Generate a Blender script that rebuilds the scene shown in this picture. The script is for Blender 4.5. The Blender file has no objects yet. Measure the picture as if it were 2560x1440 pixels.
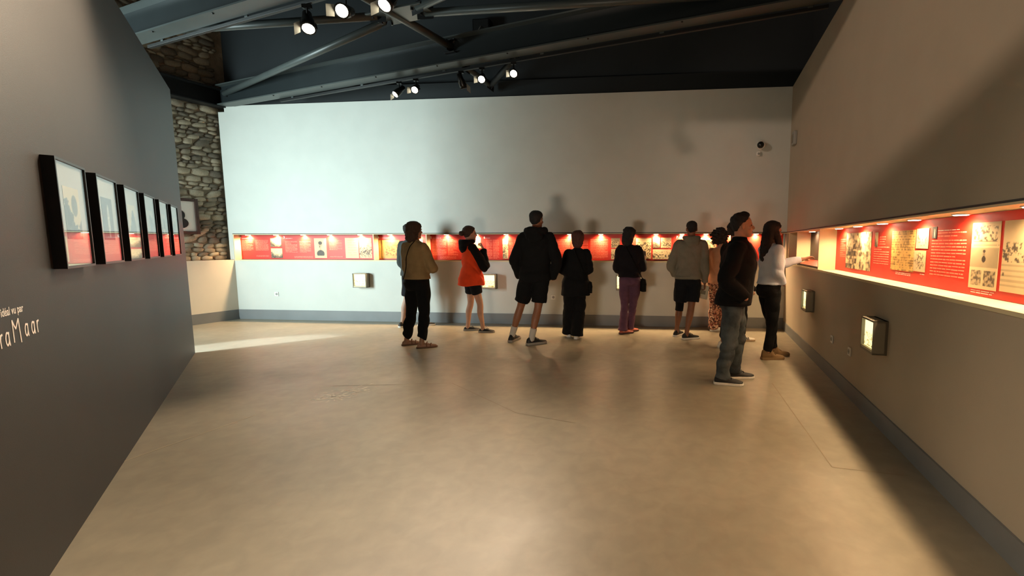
import bpy, math, random
import numpy as np
from mathutils import Vector, Matrix

# ------------------------------------------------------------------ camera, world, lights
S = bpy.context.scene
COL = S.collection
random.seed(7); RNG = np.random.default_rng(7)
FPX, PX, HC = 1085.0, 1510.0, 1.42
TH = math.atan(109 / FPX); CT, ST = math.cos(TH), math.sin(TH)
cam = bpy.data.objects.new('camera', bpy.data.cameras.new('camera')); COL.objects.link(cam)
cam.location = (0, 0, HC); cam.rotation_euler = (math.pi / 2 - TH, 0, 0)
cam.data.sensor_width = 36; cam.data.lens = FPX / 2560 * 36
cam.data.shift_x = (1280 - PX) / 2560; cam.data.clip_start = .02
S.camera = cam
S.view_settings.view_transform = 'Standard'; S.view_settings.look = 'None'
S.view_settings.gamma = 1; S.view_settings.use_curve_mapping = False
S.view_settings.exposure = 0.9
W = bpy.data.worlds.new('world'); S.world = W; W.use_nodes = True
W.node_tree.nodes['Background'].inputs[0].default_value = (1.0, .84, .66, 1)
W.node_tree.nodes['Background'].inputs[1].default_value = 0.10
LE = dict(day=235, low_fill=11, over=380, niche=42, niche_r=25, track=175, lit=84, fill=8, sun=2600)

def aim(o, tgt):
    d = Vector(tgt) - o.location
    o.rotation_euler = d.to_track_quat('-Z', 'Y').to_euler()
def light(name, kind, loc, tgt, energy, color, size=.1, size_y=None, angle=90, blend=.5, spread=180):
    l = bpy.data.lights.new(name, kind); l.energy = energy; l.color = color
    if kind == 'AREA':
        l.shape = 'RECTANGLE'; l.size = size; l.size_y = size_y or size; l.spread = math.radians(spread)
    else:
        l.shadow_soft_size = size
    if kind == 'SPOT':
        l.spot_size = math.radians(angle); l.spot_blend = blend
    o = bpy.data.objects.new(name, l); COL.objects.link(o); o.location = loc; aim(o, tgt)
    return o
COOL = (.77, .97, .97); WARM = (1.0, .66, .34); WARM2 = (1.0, .78, .55)
light('daylight_doorway', 'AREA', (-8.6, 3.9, 1.7), (-4.0, 7.4, 1.9), LE['day'], COOL, 2.2, 2.6, spread=120)
light('low_fill_light', 'AREA', (-1.7, .25, .28), (-1.2, 7, 1.7), LE['low_fill'], (1.0, .86, .68), .95, .5, spread=75)  # low warm area light added to throw soft shadows up the back wall
light('spot_over_partition', 'SPOT', (-6.3, .3, 4.45), (2.3, 3.9, 3.0), LE['over'], (1, .74, .56), .12, angle=48, blend=.5)
light('sun_through_doorway', 'SPOT', (-9.2, 2.6, 3.2), (-5.15, 5.72, 0), LE['sun'], (.80, .92, 1), .05, angle=13, blend=.3)
light('rear_fill_light', 'AREA', (-.2, -3.2, 3.4), (-.6, 3.5, 0), LE['fill'], (1, .74, .44), 1.6, 1.2)  # unseen warm fill added behind the camera

# ------------------------------------------------------------------ projections and frames of reference
def ray(x, y):
    u = (x - PX) / FPX; v = (720 - y) / FPX
    return np.array([u, CT + v * ST, -ST + v * CT])
def gnd(x, y, h=0.0):
    r = ray(x, y); t = (h - HC) / r[2]; return r * t + np.array([0, 0, HC])
class Wall:
    """A vertical plane: u runs along it from P, w towards the room, h up."""
    def __init__(s, P, d, side):
        s.P = np.array(P, float); s.d = np.array(d, float) / np.linalg.norm(d)
        s.n = np.array([-s.d[1], s.d[0]]) * side
    def pt(s, u, w, h):
        q = s.P + s.d * u + s.n * w; return (q[0], q[1], h)
    def hit(s, x, y, w=0.0):
        r = ray(x, y); t = (s.n @ s.P + w) / (s.n @ r[:2]); p = r * t
        return (p[:2] - s.P) @ s.d, p[2] + HC
    def mat(s, u, w, h):
        p = s.pt(u, w, h)
        return Matrix(((s.d[0], s.n[0], 0, p[0]), (s.d[1], s.n[1], 0, p[1]), (0, 0, 1, p[2]), (0, 0, 0, 1)))
CORN = gnd(1957, 822)[:2]
BACK = Wall(CORN, (-.99513, .09859), 1)
if BACK.n[1] > 0: BACK.n = -BACK.n
RIGHT = Wall(CORN, (-.2218, -1), 1)
if RIGHT.n[0] > 0: RIGHT.n = -RIGHT.n
PART = Wall(gnd(488, 882)[:2], (.775, -1), 1)
if PART.n[0] < 0: PART.n = -PART.n
LOW = Wall((-6.985, 8.226), (-.375, -.927), 1)
if LOW.n[0] < 0: LOW.n = -LOW.n
STONE = Wall((-7.13, 8.30), (-.375, -.927), 1)
STONE.n = LOW.n.copy()

# ------------------------------------------------------------------ materials
def srgb(c):
    if isinstance(c, str):
        c = c.lstrip('#'); c = [int(c[i:i + 2], 16) / 255 for i in (0, 2, 4)]
    return tuple(((x / 12.92) if x <= .04045 else ((x + .055) / 1.055) ** 2.4) for x in c) + (1,)
MATS = {}
def mat(name, color, rough=.6, var=0.0, vscale=8, bump=0.0, bscale=60, metal=0, spec=.5, emit=0, attr=None, c2=None, stretch=(1, 1, 1)):
    if name in MATS: return MATS[name]
    m = bpy.data.materials.new(name); m.use_nodes = True; MATS[name] = m
    nt = m.node_tree; b = nt.nodes['Principled BSDF']; L = nt.links.new
    col = srgb(color); b.inputs['Base Color'].default_value = col
    b.inputs['Roughness'].default_value = rough; b.inputs['Metallic'].default_value = metal
    b.inputs['Specular IOR Level'].default_value = spec
    tc = nt.nodes.new('ShaderNodeTexCoord'); mp = nt.nodes.new('ShaderNodeMapping'); mp.inputs['Scale'].default_value = stretch
    L(tc.outputs['Object'], mp.inputs[0])
    if var > 0 or c2:
        n = nt.nodes.new('ShaderNodeTexNoise'); n.inputs['Scale'].default_value = vscale; n.inputs['Detail'].default_value = 5
        L(mp.outputs[0], n.inputs['Vector'])
        r = nt.nodes.new('ShaderNodeValToRGB')
        r.color_ramp.elements[0].position = .36; r.color_ramp.elements[1].position = .64
        if c2:
            r.color_ramp.elements[0].color = col; r.color_ramp.elements[1].color = srgb(c2)
        else:
            r.color_ramp.elements[0].color = tuple(x * (1 - var) for x in col[:3]) + (1,)
            r.color_ramp.elements[1].color = tuple(min(1, x * (1 + var)) for x in col[:3]) + (1,)
        L(n.outputs['Fac'], r.inputs[0]); L(r.outputs[0], b.inputs['Base Color'])
    if attr:
        a = nt.nodes.new('ShaderNodeAttribute'); a.attribute_name = attr
        L(a.outputs['Color'], b.inputs['Base Color'])
        if emit:
            L(a.outputs['Color'], b.inputs['Emission Color']); b.inputs['Emission Strength'].default_value = emit
    elif emit:
        b.inputs['Emission Color'].default_value = col; b.inputs['Emission Strength'].default_value = emit
    if bump > 0:
        n2 = nt.nodes.new('ShaderNodeTexNoise'); n2.inputs['Scale'].default_value = bscale; n2.inputs['Detail'].default_value = 4
        bp = nt.nodes.new('ShaderNodeBump'); bp.inputs['Strength'].default_value = bump; bp.inputs['Distance'].default_value = .01
        L(mp.outputs[0], n2.inputs['Vector']); L(n2.outputs['Fac'], bp.inputs['Height']); L(bp.outputs[0], b.inputs['Normal'])
    return m
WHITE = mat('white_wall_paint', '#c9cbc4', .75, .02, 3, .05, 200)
WHITE_SHADED = mat('white_wall_paint_shaded', '#b3a793', .8, .02, 3, .08, 200)  # same white paint, darkened and warmed to carry the right wall's shade
BLACKW = mat('black_plaster', '#22272a', .8, .06, 2, .05, 80)
PARTM = mat('charcoal_partition_paint', '#2e2b29', .55, .06, 3, .10, 260)
STEEL = mat('dark_painted_steel', '#202628', .42, .05, 4, .02, 60)
STEELB = mat('black_painted_steel', '#0c0d0e', .5, .05, 4)
TUBEM = mat('grey_painted_steel_tube', '#454b4a', .4, .05, 4)
SKIRT = mat('grey_skirting_paint', '#77797a', .5, .04, 4)
CREAM = mat('cream_niche_board', '#dccda6', .6, .02, 5)
RED = mat('red_display_panel', '#c92a19', .5, .03, 3)
WPRINT = mat('white_print', '#fff6ec', .6)
PALEPRINT = mat('pale_red_print', '#f2866e', .6)
PRINT = mat('printed_sheet', '#ffffff', .55, attr='Print')
PRINTE = mat('backlit_print', '#ffffff', .5, attr='Print', emit=.85)
FRAMEM = mat('black_picture_frame', '#0b0908', .4)
BOXM = mat('taupe_box_paint', '#8d8676', .6, .03, 6)
WPLAST = mat('white_plastic', '#e4e2dc', .4)
GREYPL = mat('grey_plastic', '#9b9a94', .5)
BLKPL = mat('black_plastic', '#070707', .3)
MORTAR = mat('stone_wall_mortar', '#867b69', .95, .2, 6, .8, 25)
STONEM = mat('river_stone', '#8d8371', .85, .25, 9, .35, 40)
STONED = mat('river_stone_dark', '#6f675a', .85, .25, 9, .35, 40)
STONEL = mat('river_stone_light', '#a89d88', .85, .2, 9, .35, 40)
BROWNF = mat('brown_wood_frame', '#3a2118', .5, .15, 12)
LENS = mat('glowing_lamp_lens', '#fff0cf', .3, emit=28)
LENSN = mat('glowing_downlight_lens', '#ffe9c4', .3, emit=18)
SCREEN = mat('dark_grey_display_board', '#23221f', .5, .04, 4)

def floor_mat():
    m = bpy.data.materials.new('polished_concrete'); m.use_nodes = True
    nt = m.node_tree; b = nt.nodes['Principled BSDF']; L = nt.links.new
    tc = nt.nodes.new('ShaderNodeTexCoord')
    def noise(sc, det, dist=0.0):
        n = nt.nodes.new('ShaderNodeTexNoise'); n.inputs['Scale'].default_value = sc; n.inputs['Detail'].default_value = det
        n.inputs['Distortion'].default_value = dist; L(tc.outputs['Object'], n.inputs['Vector']); return n
    n1 = noise(.55, 6, .6); n2 = noise(9, 6, .4)
    r = nt.nodes.new('ShaderNodeValToRGB'); r.color_ramp.elements[0].position = .3; r.color_ramp.elements[1].position = .72
    r.color_ramp.elements[0].color = srgb('#877e6d'); r.color_ramp.elements[1].color = srgb('#a39a86')
    L(n1.outputs['Fac'], r.inputs[0])
    r2 = nt.nodes.new('ShaderNodeValToRGB'); r2.color_ramp.elements[0].position = .35; r2.color_ramp.elements[1].position = .7
    r2.color_ramp.elements[0].color = (.86, .86, .86, 1); r2.color_ramp.elements[1].color = (1.06, 1.05, 1.03, 1)
    L(n2.outputs['Fac'], r2.inputs[0])
    mx = nt.nodes.new('ShaderNodeMix'); mx.data_type = 'RGBA'; mx.blend_type = 'MULTIPLY'; mx.inputs[0].default_value = .8
    L(r.outputs[0], mx.inputs[6]); L(r2.outputs[0], mx.inputs[7]); L(mx.outputs[2], b.inputs['Base Color'])
    rr = nt.nodes.new('ShaderNodeMapRange'); rr.inputs['To Min'].default_value = .30; rr.inputs['To Max'].default_value = .48
    n3 = noise(2.2, 5, .5); L(n3.outputs['Fac'], rr.inputs[0]); L(rr.outputs[0], b.inputs['Roughness'])
    bp = nt.nodes.new('ShaderNodeBump'); bp.inputs['Strength'].default_value = .03; bp.inputs['Distance'].default_value = .02
    L(n3.outputs['Fac'], bp.inputs['Height']); L(bp.outputs[0], b.inputs['Normal'])
    b.inputs['Specular IOR Level'].default_value = .5
    return m
FLOORM = floor_mat()
def glass_mat():
    m = bpy.data.materials.new('picture_glass'); m.use_nodes = True
    nt = m.node_tree; nt.nodes.clear(); L = nt.links.new
    o = nt.nodes.new('ShaderNodeOutputMaterial'); mx = nt.nodes.new('ShaderNodeMixShader'); f = nt.nodes.new('ShaderNodeFresnel')
    f.inputs['IOR'].default_value = 1.42
    ge = nt.nodes.new('ShaderNodeNewGeometry'); mr = nt.nodes.new('ShaderNodeMapRange'); mr.inputs['To Min'].default_value = 1.42; mr.inputs['To Max'].default_value = 1 / 1.42
    L(ge.outputs['Backfacing'], mr.inputs[0]); L(mr.outputs[0], f.inputs['IOR'])
    t = nt.nodes.new('ShaderNodeBsdfTransparent'); g = nt.nodes.new('ShaderNodeBsdfGlossy'); g.inputs['Roughness'].default_value = 0.0
    L(f.outputs[0], mx.inputs[0]); L(t.outputs[0], mx.inputs[1]); L(g.outputs[0], mx.inputs[2]); L(mx.outputs[0], o.inputs[0])
    return m
GLASS = glass_mat()

# ------------------------------------------------------------------ mesh building
class G:
    def __init__(s): s.v = []; s.f = []
    def add(s, vs, fs):
        k = len(s.v); s.v += [tuple(map(float, p)) for p in vs]; s.f += [tuple(i + k for i in f) for f in fs]; return s
    def box(s, x0, x1, y0, y1, z0, z1):
        vs = [(x0, y0, z0), (x1, y0, z0), (x1, y1, z0), (x0, y1, z0), (x0, y0, z1), (x1, y0, z1), (x1, y1, z1), (x0, y1, z1)]
        return s.add(vs, [(0, 3, 2, 1), (4, 5, 6, 7), (0, 1, 5, 4), (1, 2, 6, 5), (2, 3, 7, 6), (3, 0, 4, 7)])
    def rings(s, rs, cap=True):
        n = len(rs[0]); vs = [p for r in rs for p in r]; fs = []
        for i in range(len(rs) - 1):
            for j in range(n):
                a = i * n + j; b = i * n + (j + 1) % n
                fs.append((a, b, b + n, a + n))
        if cap:
            fs.append(tuple(range(n - 1, -1, -1))); fs.append(tuple((len(rs) - 1) * n + j for j in range(n)))
        return s.add(vs, fs)
    def tube(s, pts, rad, seg=14, ref=(0, 1, 0), rnd=True, sub=4):
        """A tapering limb along pts; rad = r or (a, b) per point."""
        P = [np.array(p, float) for p in pts]; R = [np.array(r if isinstance(r, (tuple, list)) else (r, r), float) for r in rad]
        if sub > 1 and len(P) > 2:
            Q, RR = [], []
            for i in range(len(P) - 1):
                p0 = P[max(i - 1, 0)]; p1 = P[i]; p2 = P[i + 1]; p3 = P[min(i + 2, len(P) - 1)]
                for k in range(sub):
                    t = k / sub
                    Q.append(.5 * ((2 * p1) + (p2 - p0) * t + (2 * p0 - 5 * p1 + 4 * p2 - p3) * t * t + (3 * p1 - p0 - 3 * p2 + p3) * t ** 3))
                    RR.append(R[i] * (1 - t) + R[i + 1] * t)
            Q.append(P[-1]); RR.append(R[-1]); P, R = Q, RR
        rs = []
        n = len(P); ref = np.array(ref, float)
        T = []
        for i in range(n):
            t = P[min(i + 1, n - 1)] - P[max(i - 1, 0)]; T.append(t / (np.linalg.norm(t) + 1e-9))
        prev = None
        for i in range(n):
            r0 = ref if prev is None else prev
            a = np.cross(r0, T[i]) if prev is None else prev - T[i] * (prev @ T[i])
            if np.linalg.norm(a) < 1e-4: a = np.cross((1, 0, 0), T[i])
            a /= np.linalg.norm(a); prev = a; b = np.cross(T[i], a)
            def ring(c, k): return [c + a * R[i][0] * k * math.cos(q) + b * R[i][1] * k * math.sin(q) for q in np.linspace(0, 2 * math.pi, seg, endpoint=False)]
            if i == 0 and rnd:
                m = R[0].min(); rs += [ring(P[0] - T[0] * m * .9, .35), ring(P[0] - T[0] * m * .55, .8)]
            rs.append(ring(P[i], 1))
            if i == n - 1 and rnd:
                m = R[-1].min(); rs += [ring(P[i] + T[i] * m * .55, .8), ring(P[i] + T[i] * m * .9, .35)]
        return s.rings(rs)
    def ell(s, c, r, M=None, seg=14, nr=8):
        rs = []
        for i in range(nr + 1):
            th = math.pi * (i + .04 * (i == 0) - .04 * (i == nr)) / nr
            rs.append([(r[0] * math.sin(th) * math.cos(q), r[1] * math.sin(th) * math.sin(q), -r[2] * math.cos(th)) for q in np.linspace(0, 2 * math.pi, seg, endpoint=False)])
        if M is not None: rs = [[tuple(M @ Vector(p)) for p in r_] for r_ in rs]
        return s.rings([[(p[0] + c[0], p[1] + c[1], p[2] + c[2]) for p in r_] for r_ in rs])
    def xf(s, M):
        s.v = [tuple(M @ Vector(p)) for p in s.v]; return s
    def mesh(s, name, m=None, smooth=False):
        me = bpy.data.meshes.new(name); me.from_pydata(s.v, [], s.f); me.update()
        if m: me.materials.append(m)
        if smooth: me.polygons.foreach_set('use_smooth', [True] * len(me.polygons))
        return me
def link(name, me, parent=None, M=None):
    o = bpy.data.objects.new(name, me); COL.objects.link(o)
    if M is not None: o.matrix_world = M
    if parent is not None: o.parent = parent
    return o
def obj(name, g, m, parent=None, M=None, smooth=False, bevel=0):
    o = link(name, g.mesh(name, m, smooth), parent, M)
    if bevel:
        b = o.modifiers.new('bevel', 'BEVEL'); b.width = bevel; b.segments = 2; b.limit_method = 'ANGLE'
    return o
def tag(o, label, cat, group=None):
    o['label'] = label; o['category'] = cat
    if group: o['group'] = group
    return o
def struct(o): o['kind'] = 'structure'; return o
def stuff(o): o['kind'] = 'stuff'; return o
def empty(name, M=None, label=None, cat=None, group=None):
    o = bpy.data.objects.new(name, None); COL.objects.link(o); o.empty_display_size = .1
    if M is not None: o.matrix_world = M
    if label: tag(o, label, cat, group)
    return o
def wbox(wall, u0, u1, w0, w1, h0, h1, g=None):
    g = g or G(); k = len(g.v); g.box(u0, u1, w0, w1, h0, h1)
    for i in range(k, len(g.v)):
        u, w, h = g.v[i]; g.v[i] = tuple(map(float, wall.pt(u, w, h)))
    return g
I4 = Matrix.Identity(4)

# ------------------------------------------------------------------ room shell
WT = 3.935; NB, NT_ = 1.135, 1.60; UB = 10.06; DB = .14; DR = .20
RNEAR = 7.0                                   # the right wall runs on to just beside the camera
g = G(); c = CORN
g.add([(-14, -5, 0), (6, -5, 0), (6, 10, 0), (-14, 10, 0), (-14, -5, -.2), (6, -5, -.2), (6, 10, -.2), (-14, 10, -.2)],
      [(0, 1, 2, 3), (7, 6, 5, 4), (0, 4, 5, 1), (1, 5, 6, 2), (2, 6, 7, 3), (3, 7, 4, 0)])
floor = struct(obj('floor', g, FLOORM))
# thin saw-cut joints in the slab
def floor_line(name, pts, w, m, z=.0012):
    gg = G()
    for (a, b) in zip(pts[:-1], pts[1:]):
        A = gnd(*a); B = gnd(*b); d = (B - A)[:2]; n = np.array([-d[1], d[0]]) / np.linalg.norm(d) * w / 2
        gg.add([(A[0] - n[0], A[1] - n[1], z), (B[0] - n[0], B[1] - n[1], z), (B[0] + n[0], B[1] + n[1], z), (A[0] + n[0], A[1] + n[1], z)], [(0, 1, 2, 3)])
    return obj(name, gg, m, floor)
floor_line('floor_joint', [(215, 1188), (420, 1114), (640, 1037)], .006, mat('pale_joint_filler', '#c2b294', .5))
floor_line('floor_joint', [(830, 965), (1130, 958), (1290, 1032), (1440, 1058)], .005, mat('dark_joint_line', '#8a7b66', .6))
floor_line('floor_joint', [(1930, 958), (2080, 1168), (2270, 1190)], .005, MATS['dark_joint_line'])
gg = G(); rs = random.Random(3)
for i in range(120):
    px = rs.gauss(850, 38); py = 1003 - (px - 770) * .2 + rs.gauss(0, 6); A = gnd(px, py); L_ = rs.uniform(.008, .05); a = rs.gauss(.5, .35)
    dx, dy = math.cos(a) * L_, math.sin(a) * L_; w = rs.uniform(.001, .0035)
    gg.add([(A[0] - dx, A[1] - dy, .001), (A[0] + dy * w / L_, A[1] - dx * w / L_ - w, .001), (A[0] + dx, A[1] + dy, .001), (A[0] - dy * w / L_, A[1] + dx * w / L_ + w, .001)], [(0, 1, 2, 3)])
stuff(obj('floor_scuff', gg, mat('pale_scuff', '#eadfc8', .35), floor))

g = wbox(BACK, -.0, UB + .0, -.20, 0, 0, NB); wbox(BACK, 0, UB + .085, -.20, 0, NT_, 3.83, g)
wbox(BACK, 0, UB - .04, -.20, 0, 3.83, WT, g); wbox(BACK, UB, UB + .085, -.20, 0, NB, NT_, g)
struct(obj('wall_back', g, WHITE))
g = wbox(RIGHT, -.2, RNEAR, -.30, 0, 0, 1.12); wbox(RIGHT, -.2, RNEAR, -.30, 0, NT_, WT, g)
wbox(RIGHT, -.2, .02, -.30, 0, 1.12, NT_, g); struct(obj('wall_right', g, WHITE_SHADED))
g = wbox(BACK, -1.5, UB + .12, -.30, -.20, WT - .5, 7.2)
struct(obj('wall_upper_back', g, BLACKW))
g = wbox(BACK, -.2, UB - .05, -.2, -.06, WT + .004, 4.215)
struct(obj('trim_1', g, mat('black_ring_beam', '#151a1c', .7, .04, 3)))
g = wbox(RIGHT, -.3, RNEAR, -.45, -.31, WT - .6, 7.2)
struct(obj('wall_upper_right', g, BLACKW))
g = wbox(RIGHT, -.2, RNEAR, -.31, -.12, WT + .004, 4.0); struct(obj('trim_2', g, MATS['black_ring_beam']))
g = G(); g.box(-14, 6, -5, 10, 6.6, 6.8); struct(obj('ceiling', g, BLACKW))
g = wbox(PART, 0, 5.75, -.22, 0, 0, 3.33); struct(obj('wall_partition', g, PARTM))
g = wbox(LOW, 0, 4.0, -.14, 0, 0, 1.13); struct(obj('wall_low', g, mat('cream_low_wall_paint', '#d8cfbf', .75, .02, 3)))
g = wbox(BACK, 0, UB - .01, 0, .014, .03, .185); wbox(BACK, 0, UB - .01, 0, .008, 0, .03, g); struct(obj('baseboard_back', g, SKIRT))
g = wbox(RIGHT, 0, RNEAR, 0, .014, .0, .14); struct(obj('baseboard_right', g, SKIRT))
g = wbox(LOW, 0.01, 4.0, 0, .014, 0, .185); struct(obj('baseboard_low', g, SKIRT))

# stone wall of river cobbles set in mortar
g = wbox(STONE, -.2, 4.2, -.4, 0, 0, 6.6); stonewall = struct(obj('wall_stone', g, MORTAR))
import bmesh
def cobble_mesh(seed):
    r = random.Random(seed); bm = bmesh.new(); bmesh.ops.create_icosphere(bm, subdivisions=1, radius=1)
    for v in bm.verts:
        k = 1 + r.uniform(-.13, .13); v.co *= k
        v.co.x = math.copysign(abs(v.co.x) ** .85, v.co.x); v.co.z = math.copysign(abs(v.co.z) ** .85, v.co.z)
    me = bpy.data.meshes.new('stone'); bm.to_mesh(me); bm.free(); me.polygons.foreach_set('use_smooth', [True] * len(me.polygons)); return me
cob = []
for mm in (STONEM, STONED, STONEL):
    for k in range(4):
        me = cobble_mesh(k + 10 * len(cob)); me.materials.append(mm); cob.append(me)
rs = random.Random(11); stones = []
h = 1.12
while h < 6.4:
    rh = rs.choice([.06, .07, .085, .10, .12, .135]); u = -.05 + rs.uniform(0, .1)
    while u < 3.6:
        w = rh * rs.uniform(1.3, 2.5) * (.9 if rh > .1 else 1)
        stones.append((u + w / 2, h + rh / 2 + rs.uniform(-.012, .012), w, rh * rs.uniform(.82, 1.05), rs.gauss(.10, .18)))
        u += w * rs.uniform(.93, 1.05)
    h += rh * .93
def proj(p):
    q = np.array(p, float) - [0, 0, HC]; d = q[1] * CT - q[2] * ST; return PX + FPX * q[0] / d, 720 - FPX * (q[1] * ST + q[2] * CT) / d
def pedge(y):                                  # where the partition hides the stone wall
    return 285 + (y / 240) * 150 if y < 240 else 435 + (y - 240) * .0826
vis = []; rest = []
for s_ in stones:
    x, y = proj(STONE.pt(s_[0], 0, s_[1]))
    inview = x > pedge(y) - 8 and y > -15 and not (3.93 < s_[1] < 4.22)
    (vis if inview else rest).append(s_)
vis.sort(key=lambda s_: -s_[2] * s_[3] / (1 + .15 * abs(s_[1] - 2.2)))
rest += vis[296:]; vis = vis[:296]
gr = G()
def stone_mat(s_):
    return STONE.mat(s_[0], .0, s_[1]) @ Matrix.Rotation(s_[4], 4, 'Y') @ Matrix.Diagonal((s_[2] * .57, .035 + .12 * min(s_[2], s_[3] * 2) * .5, s_[3] * .60, 1))
for s_ in vis:
    link('stone', rs.choice(cob), stonewall, stone_mat(s_))
for s_ in rest:
    me = rs.choice(cob); M = stone_mat(s_); gr.add([tuple(M @ v.co) for v in me.vertices], [tuple(p.vertices) for p in me.polygons])
stuff(obj('stone_facing', gr, STONEM, stonewall, smooth=True))

# ------------------------------------------------------------------ steel roof beams and bracing
BD = Vector((.935, -.353, 0)).normalized(); BN = Vector((.353, .935, 0)).normalized()
def ibeam(start, length, lab, depth=.35, fl=.18, bolts=0):
    e = empty('steel_beam', Matrix.Translation(start) @ Matrix.Rotation(math.atan2(BD.y, BD.x), 4, 'Z'), lab, 'beam')
    a = G(); a.box(0, length, -fl / 2, fl / 2, 0, .018); ch = obj('bottom_flange', a, TUBEM, e)
    a = G(); a.box(0, length, -.007, .007, .018, depth - .018); obj('web', a, STEEL, e)
    a = G(); a.box(0, length, -fl / 2, fl / 2, depth - .018, depth); obj('top_flange', a, TUBEM, e)
    for i in range(bolts):
        b = G(); b.ell((1.5 + i * 1.15, -.06, -.004), (.013, .013, .008), seg=8, nr=4); obj('bolt', b, STEELB, e, smooth=True)
    return e
B2 = Vector((-6.95, 8.21, 3.92)); B1 = Vector((-6.7, 6.0, 3.92))
ibeam(B2 - BN * .02, 10.05, 'long steel roof beam from the back corner to the right wall, nearest the white wall', bolts=7)
ibeam(B1 - BN * .02, 10.6, 'long steel roof beam crossing above the left partition, nearer the viewer', bolts=7)
def tubeobj(name, a, b, r, m, lab, cat, ends=True):
    e = empty(name, Matrix.Translation(a), lab, cat); d = Vector(b) - Vector(a)
    t = G(); t.tube([(0, 0, 0), tuple(d * .5), tuple(d)], [r, r, r], seg=16, rnd=False, sub=1); obj('tube', t, m, e, smooth=True)
    if ends:
        for q, sg in ((d * 0, 1), (d, -1)):
            u = d.normalized() * sg; p = G(); p.tube([tuple(q - u * .10), tuple(q + u * .10)], [(.008, .07), (.008, .07)], seg=4, ref=(0, 0, 1), rnd=False, sub=1)
            obj('end_plate', p, STEELB, e)
    return e
def on_beam(B, t, off=0, h=0): return B + BD * t + BN * off + Vector((0, 0, h))
PL = Vector((-2.40, 5.44, 4.13))
dA = (Vector((2.25, 4.93, 4.13)) - Vector((-6.55, 5.98, 4.13))).normalized()
dB = (PL - Vector((-6.86, 8.16, 4.13))).normalized()
BR = 'brace tube'
tubeobj('brace_tube', Vector((-6.55, 5.95, 4.13)), PL - dA * .30, .045, TUBEM, 'grey steel brace tube from the beam above the partition to the gusset plate', 'tube')
tubeobj('brace_tube', PL + dA * .30, Vector((2.25, 4.93, 4.13)), .045, TUBEM, 'grey steel brace tube running from the gusset plate to the upper right', 'tube')
tubeobj('brace_tube', Vector((-6.86, 8.16, 4.13)), PL - dB * .30, .045, TUBEM, 'grey steel brace tube rising from the back corner to the gusset plate', 'tube')
tubeobj('brace_tube', PL + dB * .30, PL + dB * 4.5, .045, TUBEM, 'short visible brace tube leaving the gusset plate toward the top edge', 'tube')
e = empty('gusset_plate', Matrix.Translation(PL) @ Matrix.Rotation(math.atan2(dA.y, dA.x) - .2, 4, 'Z'), 'flat rectangular grey gusset plate where the brace tubes cross', 'plate')
a = G(); a.box(-.40, .40, -.15, .15, -.012, .012); obj('plate', a, TUBEM, e, bevel=.004)
for (x, y) in [(-.33, -.09), (-.27, -.03), (-.33, .04), (-.24, .1), (.33, .09), (.27, .02), (.33, -.05), (.24, -.1)]:
    b = G(); b.tube([(x, y, -.04), (x, y, .03)], [.016, .016], seg=6, rnd=False, sub=1); obj('bolt', b, STEELB, e)
ss = Vector((-2.13, 6.36, 4.16)); se = ss - BN * 2.05 - Vector((0, 0, .06))
tubeobj('strut_tube', ss, se, .05, TUBEM, 'grey steel strut tube crossing under the gusset plate between the two beams', 'tube')
e = empty('strut_bracket', Matrix.Translation(ss) @ Matrix.Rotation(math.atan2(BD.y, BD.x), 4, 'Z'), 'small black steel bracket holding the strut tube to the beam', 'bracket')
a = G(); a.box(-.09, .09, -.05, .1, .07, .085); a.box(-.09, .09, -.05, .1, -.09, -.075); a.box(-.09, .09, .085, .1, -.09, .085); obj('bracket_body', a, STEELB, e, bevel=.003)
for x in (-.05, .05):
    b = G(); b.tube([(x, 0, .06), (x, 0, .12)], [.014, .014], seg=6, rnd=False, sub=1); obj('bolt', b, TUBEM, e)
# the next bay: two tubes meeting at the back wall
q = Vector(gnd(1226, 214, 4.08)); q1 = Vector(gnd(1165, 168, 4.12)); q2 = Vector(gnd(1290, 142, 4.12))
tubeobj('brace_tube', q1, q, .045, TUBEM, 'short grey tube sloping down between the spotlights, left arm of the vee', 'tube')
tubeobj('brace_tube', q, q2, .045, STEELB, 'short black tube sloping up between the spotlights, right arm of the vee', 'tube')
# ring beam on the stone wall
e = empty('steel_beam', STONE.mat(0, 0, 3.90), 'black steel beam running along the cobblestone wall', 'beam')
a = G(); a.box(-.05, 4, .02, .24, 0, .02); obj('bottom_flange', a, STEELB, e)
a = G(); a.box(-.05, 4, .10, .12, .02, .30); obj('web', a, STEELB, e)
a = G(); a.box(-.05, 4, .02, .24, .30, .32); obj('top_flange', a, STEELB, e)
# black loudspeaker box high on the back wall
u, hh = BACK.hit(1212, 79, -.2)
e = empty('loudspeaker', BACK.mat(u, -.2, hh), 'small black box speaker on the black upper wall above the beam', 'speaker')
a = G(); a.box(-.15, .15, .0, .18, -.13, .13); obj('cabinet', a, BLKPL, e, bevel=.01)
a = G(); a.box(-.13, .13, .18, .186, -.11, .11); obj('grille', a, STEELB, e)
a = G(); a.tube([(0, .19, 0), (.02, .26, -.1)], [.006, .006], seg=6, rnd=False, sub=1); obj('bracket', a, GREYPL, e)

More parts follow.
